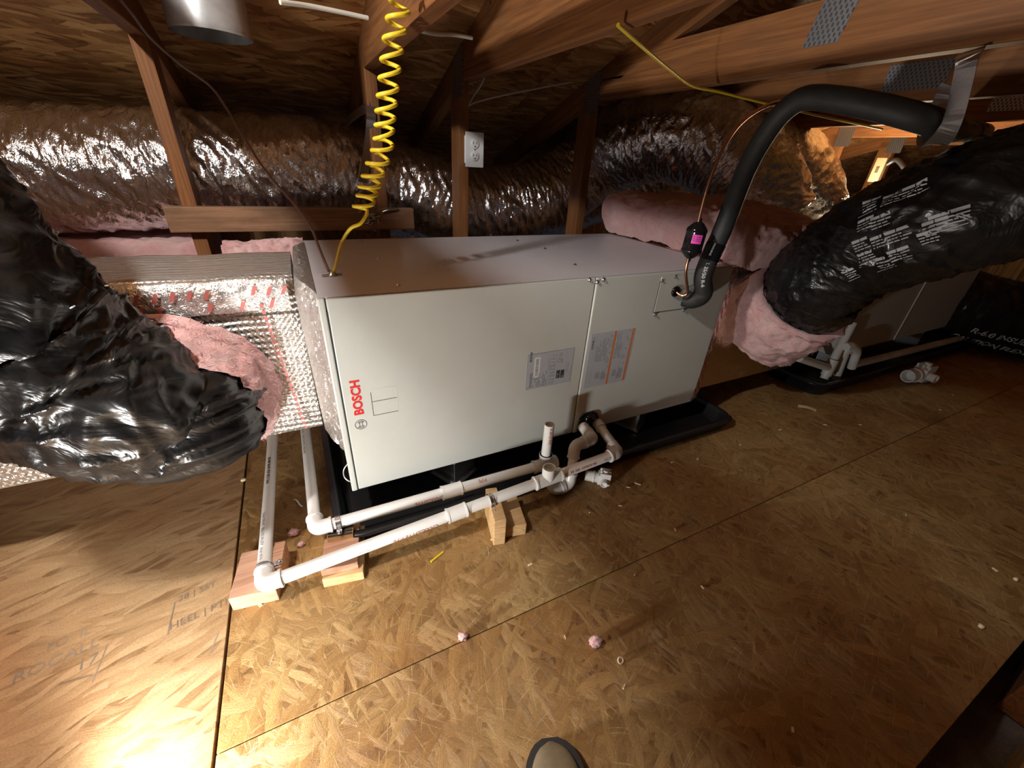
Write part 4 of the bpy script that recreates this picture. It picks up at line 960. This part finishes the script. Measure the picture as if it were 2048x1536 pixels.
# yellow coiled wire
cw = thing('coiled_wire', WX, 'yellow wire hanging in a long coil and ending on the air handler top', 'wire')
YC = .10
axp = [at(u, v, 1, YC) for u, v in ((722, 432), (730, 403), (740, 370), (748, 345), (757, 321), (766, 292), (768, 263), (770, 239), (773, 208), (776, 178), (780, 140), (784, 102), (790, 61), (797, 24), (803, -15), (808, -60), (812, -100))]
ax_, aT, aN, aB, aL = path(axp, .002)
vs_ = [430, 403, 386, 369, 345, 321, 292, 263, 239, 208, 178, 140, 102, 61, 24, -16, -58, -102]      # coil rows down the photo
def v_of(p):
    q = RW @ (p - CAM); return 768 + FPX * q.y / q.z
import bisect
pts = []; ph = 0
hv = [v_of(p) for p in ax_]
for i, p in enumerate(ax_):
    v_ = hv[i]
    k = 0
    while k < len(vs_) - 2 and vs_[k + 1] > v_: k += 1
    ph = 2 * pi * (k + (vs_[k] - v_) / (vs_[k] - vs_[k + 1]))
    r_ = .0180 - .002 * (i / len(ax_)); x = RW.transposed() @ V((1, 0, 0)); x = (x - aT[i] * x.dot(aT[i])).normalized(); y = aT[i].cross(x)
    pts.append(p + (x * cos(ph) + y * sin(ph)) * r_ + aT[i] * .006 * sin(ph + .6))
head = [WX + V((.003, 0, .008)), at(672, 528, 1, .14), at(682, 490, 1, .12), at(700, 458, 1, .105), at(722, 446, 1, .10)]
build('coil', G().tube(head + pts[::2][2:], .0036, 9, step=.0035), 'yellow', cw)

# =================================================================== ROUND VENT PIPE THROUGH THE ROOF
vc = at(425, 72, 2, 1.032); 
vp = thing('vent_pipe', (vc.x, vc.y, vc.z), 'galvanised round vent pipe hanging through the roof at upper left', 'pipe')
vr = .073
build('sleeve', G().tube([(vc.x, vc.y, vc.z), (vc.x, vc.y, vc.z + .085)], vr, 48, raw=True, caps=False).tube([(vc.x, vc.y, vc.z + .001), (vc.x, vc.y, vc.z + .085)], vr - .0015, 48, raw=True, caps=False).tube([(vc.x, vc.y, vc.z), (vc.x, vc.y, vc.z + .004)], vr + .0012, 48, raw=True, caps=False), 'galv_dull', vp)
build('upper_pipe', G().tube([(vc.x, vc.y, vc.z + .078), (vc.x, vc.y, zr(vc.y) + .02)], vr - .004, 48, raw=True, caps=True), 'galv_dull', vp)
build('crimp_bead', G().tube([(vc.x, vc.y, vc.z + .066), (vc.x, vc.y, vc.z + .071), (vc.x, vc.y, vc.z + .076)], lambda t: vr + .003 * sin(pi * t), 48, raw=True, caps=False), 'galv_dull', vp)

# =================================================================== BOOT
bt = thing('work_boot', (.205, -.75, 0), 'worn dark leather boot toe at the bottom edge', 'boot')
tipp = at(1097, 1486, 2, .004); bdir = V((.36, 1, 0)).normalized(); bs = V((bdir.y, -bdir.x, 0))
def outline(t):      # half width along the boot, t metres from toe
    return .043 * min(1, (1 - (1 - min(t, .06) / .06) ** 2.2) ** .5) * (1 - .16 * max(0, min(1, (t - .12) / .08))) * (1 if t < .24 else max(0, 1 - ((t - .24) / .05) ** 2) ** .5)
def shell(g, z0, z1, off, rows, top):
    n = 40; m_ = 24
    def f(u, v):
        t = .001 + .287 * u; a = pi * v; hw = max(.001, outline(t) + off); h = top(t)
        return tipp - bdir * (t - off * (1 - 2 * u)) + bs * hw * cos(a) * (1 if sin(a) < .2 else 1) + UP * (z0 + (h - z0) * sin(a) ** .7)
    g.grid(f, n, m_)
g = G(); n = 44
ring = [(tipp - bdir * (.287 * k / n) , outline(.001 + .285 * k / n) + .005) for k in range(n + 1)]
poly_ = [p + bs * h for p, h in ring] + [p - bs * h for p, h in reversed(ring)]
g.prism([p + UP * .001 for p in poly_][::-1], (0, 0, .015)); build('sole', g, 'sole', bt)
g = G(); poly2 = [tipp + (p - tipp) * .985 + UP * .0155 for p in poly_]; g.prism(poly2[::-1], (0, 0, .005)); build('welt', g, 'sole', bt)
def toph(t): return .019 + .024 * min(1, (t / .05)) ** .6 + (.05 * max(0, min(1, (t - .10) / .08)))
g = G(); shell(g, .019, 0, -.004, 0, toph); build('upper', g, 'boot', bt)
g = G(); c = tipp - bdir * .215 + UP * .10; g.tube([c, c + UP * .07, c + UP * .10 - bdir * .005], .048, 24, step=.01, hollow=.12); build('collar', g, 'boot', bt)

# =================================================================== SMALL THINGS ON THE FLOOR
def spot(u, v): return at(u, v, 2, 0)
def fluff(u, v, r, label, sd, mat='pink', name='fibreglass_tuft'):
    p = spot(u, v); bm = bmesh.new(); bmesh.ops.create_icosphere(bm, subdivisions=3, radius=1)
    g = G(); vs = [q.co.copy() for q in bm.verts]; bm.verts.index_update(); fs_ = [[q.index for q in f.verts] for f in bm.faces]; bm.free()
    g.add([p + UP * r * .72 + V((q.x * r, q.y * r * .8, q.z * r * .75)) * (1 + .45 * fbm(q * 2.2 + V((sd, 0, 0)), 3)) for q in vs], fs_, 0, True)
    return build(name, g, mat, label=label, cat='debris')
fluff(1190, 1288, .013, 'larger pink fibreglass tuft on the floor above the boot', 1)
fluff(926, 1277, .010, 'small pink fibreglass tuft lying on the floor joint', 5)
fluff(588, 1070, .012, 'pinkish fluff between the two left pipe legs', 9)
fluff(603, 1092, .008, 'tiny pink fluff just below the fluff between the pipe legs', 12)
fluff(487, 962, .006, 'pale crumb on the floor at the long joint', 14, 'chip', 'crumb')
fluff(1960, 1255, .006, 'pale crumb near the deck edge at right', 17, 'chip', 'crumb')
fluff(2030, 1160, .0055, 'pale crumb at the right edge of the floor', 19, 'chip', 'crumb')
# hollow ring
p = spot(1240, 1324); g = G(); g.tube([p + V((cos(a) * .0055, sin(a) * .0055 * .8, .006 + .0025 * sin(a))) for a in [2 * pi * k / 20 for k in range(21)]], .0016, 8, raw=True)
g.tube([p + V((.004, .004, .006)), p + V((.006, .006, .0))], .0014, 6, raw=True); build('wire_ring', g, 'chip', label='small pale ring standing on the floor right of the pink tuft', cat='debris')
p = spot(862, 1125); q = spot(905, 1090); d = (q - p); g = G().tube([p + UP * .003, p + d * .55 + UP * .003], .0028, 10, raw=True); build('yellow_stick', g, 'yellow', label='short yellow plastic stick on the floor below the front pipe', cat='debris')
def scr(u, v, d, label):
    p = spot(u, v); d = V(d).normalized(); g = G().tube([p + UP * .0022, p + UP * .0022 + d * .02], .0012, 8, raw=True); g.lathe([(.0022, 0), (.0022, .001), (.001, .0018)], p + UP * .0022, -d, 8); build('screw', g, 'zinc', label=label, cat='screw')
scr(978, 1108, (.2, 1, 0), 'loose zinc screw on the floor in front of the upright block')
scr(1385, 860, (-.6, .7, 0), 'loose screw by the front rim of the drain pan')
p = [spot(588, 1000), spot(594, 1003), spot(600, 1012), spot(606, 1018)]; g = G(); ribbon(g, [q + UP * (.002 + .002 * i) for i, q in enumerate(p)], .004, .0008, (1, 0, 0), .004); build('paper_shred', g, 'white_plastic', label='white curled shred on the floor between the two pipe legs', cat='debris')
g = G(); a, b = spot(1596, 812), spot(1632, 822); ribbon(g, [a + UP * .001, a.lerp(b, .5) + UP * .006, b + UP * .003], .022, .001, (b - a).cross(UP), .01); build('paper_scrap', g, 'chip', label='pale flat scrap on the floor by the far drain pan', cat='debris')
# loose PVC fittings
def valve(c, a, sc_, label):
    c = V(c); R = M.Rotation(a, 3, 'Z'); t = thing('pvc_fitting', c, label, 'fitting'); f = lambda x, y, z: c + R @ (V((x, y, z)) * sc_)
    build('barrel', G().tube([f(-.034, 0, .017), f(.004, 0, .017)], .0155 * sc_, 20, raw=True, hollow=.2).tube([f(-.012, 0, .017), f(-.008, 0, .017)], .0175 * sc_, 20, raw=True), 'pvc', t)
    g = G().box(f(.020, 0, .018), (.036 * sc_, .030 * sc_, .034 * sc_), R, bev=.004 * sc_)
    build('body', g, 'pvc', t)
    g = G()
    for y in (-.012, 0, .012): g.box(f(.022, y, .038), (.030 * sc_, .0045 * sc_, .010 * sc_), R, bev=.001)
    g.tube([f(.022, 0, .034), f(.022, 0, .048)], .007 * sc_, 14, raw=True); g.tube([f(.02, -.014, .018), f(.02, -.030, .018)], .010 * sc_, 14, raw=True, hollow=.25)
    build('ribbed_cap', g, 'pvc', t)
valve(spot(1192, 963), rad(-38), 1.05, 'loose white PVC fitting on the floor near the drain trap')
valve(spot(1826, 762), rad(-8), 2.0, 'loose white PVC fitting on the floor by the far drain pan')
# scattered wood chips
random.seed(31)
chips = [(1270, 1149, 10), (1248, 1374, 9), (1256, 975, 12), (1275, 968, 16), (1405, 1175, 8), (1812, 1030, 9), (1130, 1275, 6), (1990, 1140, 12), (1480, 890, 10), (1560, 860, 10), (1395, 918, 12), (1345, 925, 9), (1650, 850, 9), (1720, 850, 8), (1905, 790, 12), (1350, 1060, 8),
         (985, 1080, 8), (1060, 1130, 8), (1585, 1460, 9), (1880, 820, 9), (1300, 905, 8), (1330, 890, 8), (520, 1210, 9), (660, 1168, 8), (1240, 1012, 9), (1180, 1025, 8)]
CHIP_LABELS = ['pale chip right of the long floor joint, above the large pink tuft', 'pale chip below and right of the small pale ring', 'pale chip just right of the loose PVC fitting near the trap', 'longer pale sliver lying right of the fitting near the trap', 'pale chip in the middle of the floor right of the long joint', 'pale chip on the brown floor below the far drain pan', 'tiny pale chip left of the large pink tuft', 'pale chip near the right edge of the floor, level with the pipe corner', 'pale chip beside the right corner of the near drain pan', 'pale chip between the two drain pans, nearer the near one', 'pale chip in front of the near pan, below its right stand', 'pale chip in front of the near pan, left of the loose screw', 'pale chip close to the left corner of the far drain pan', 'pale chip in front of the far drain pan, left of the white fitting', 'pale chip beyond the white fitting at the far pan', 'pale chip on open floor right of the drain trap', 'tiny chip at the foot of the upright pipe block', 'tiny chip right of the upright pipe block', 'pale chip near the bottom edge right of the boot', 'pale chip far right, beyond the white fitting, near the floor edge', 'tiny chip in front of the pan, right of the elbow', 'tiny chip close to the pan rim, right of the elbow', 'pale crumb by the front corner of the lower left block', 'pale crumb left of the board stack', 'pale chip below the loose PVC fitting', 'tiny chip below and left of the loose PVC fitting']
for k, (u, v_, s_) in enumerate(chips):
    p = spot(u, v_); l = s_ * random.uniform(.0008, .0014); a = random.uniform(0, pi)
    build('wood_chip', G().box(p + UP * .0016, (l, l * random.uniform(.2, .5), .0024), M.Rotation(a, 3, 'Z') @ M.Rotation(.12, 3, 'Y'), bev=.0005), 'chip', label=CHIP_LABELS[k], cat='debris', group='wood chips on the floor')
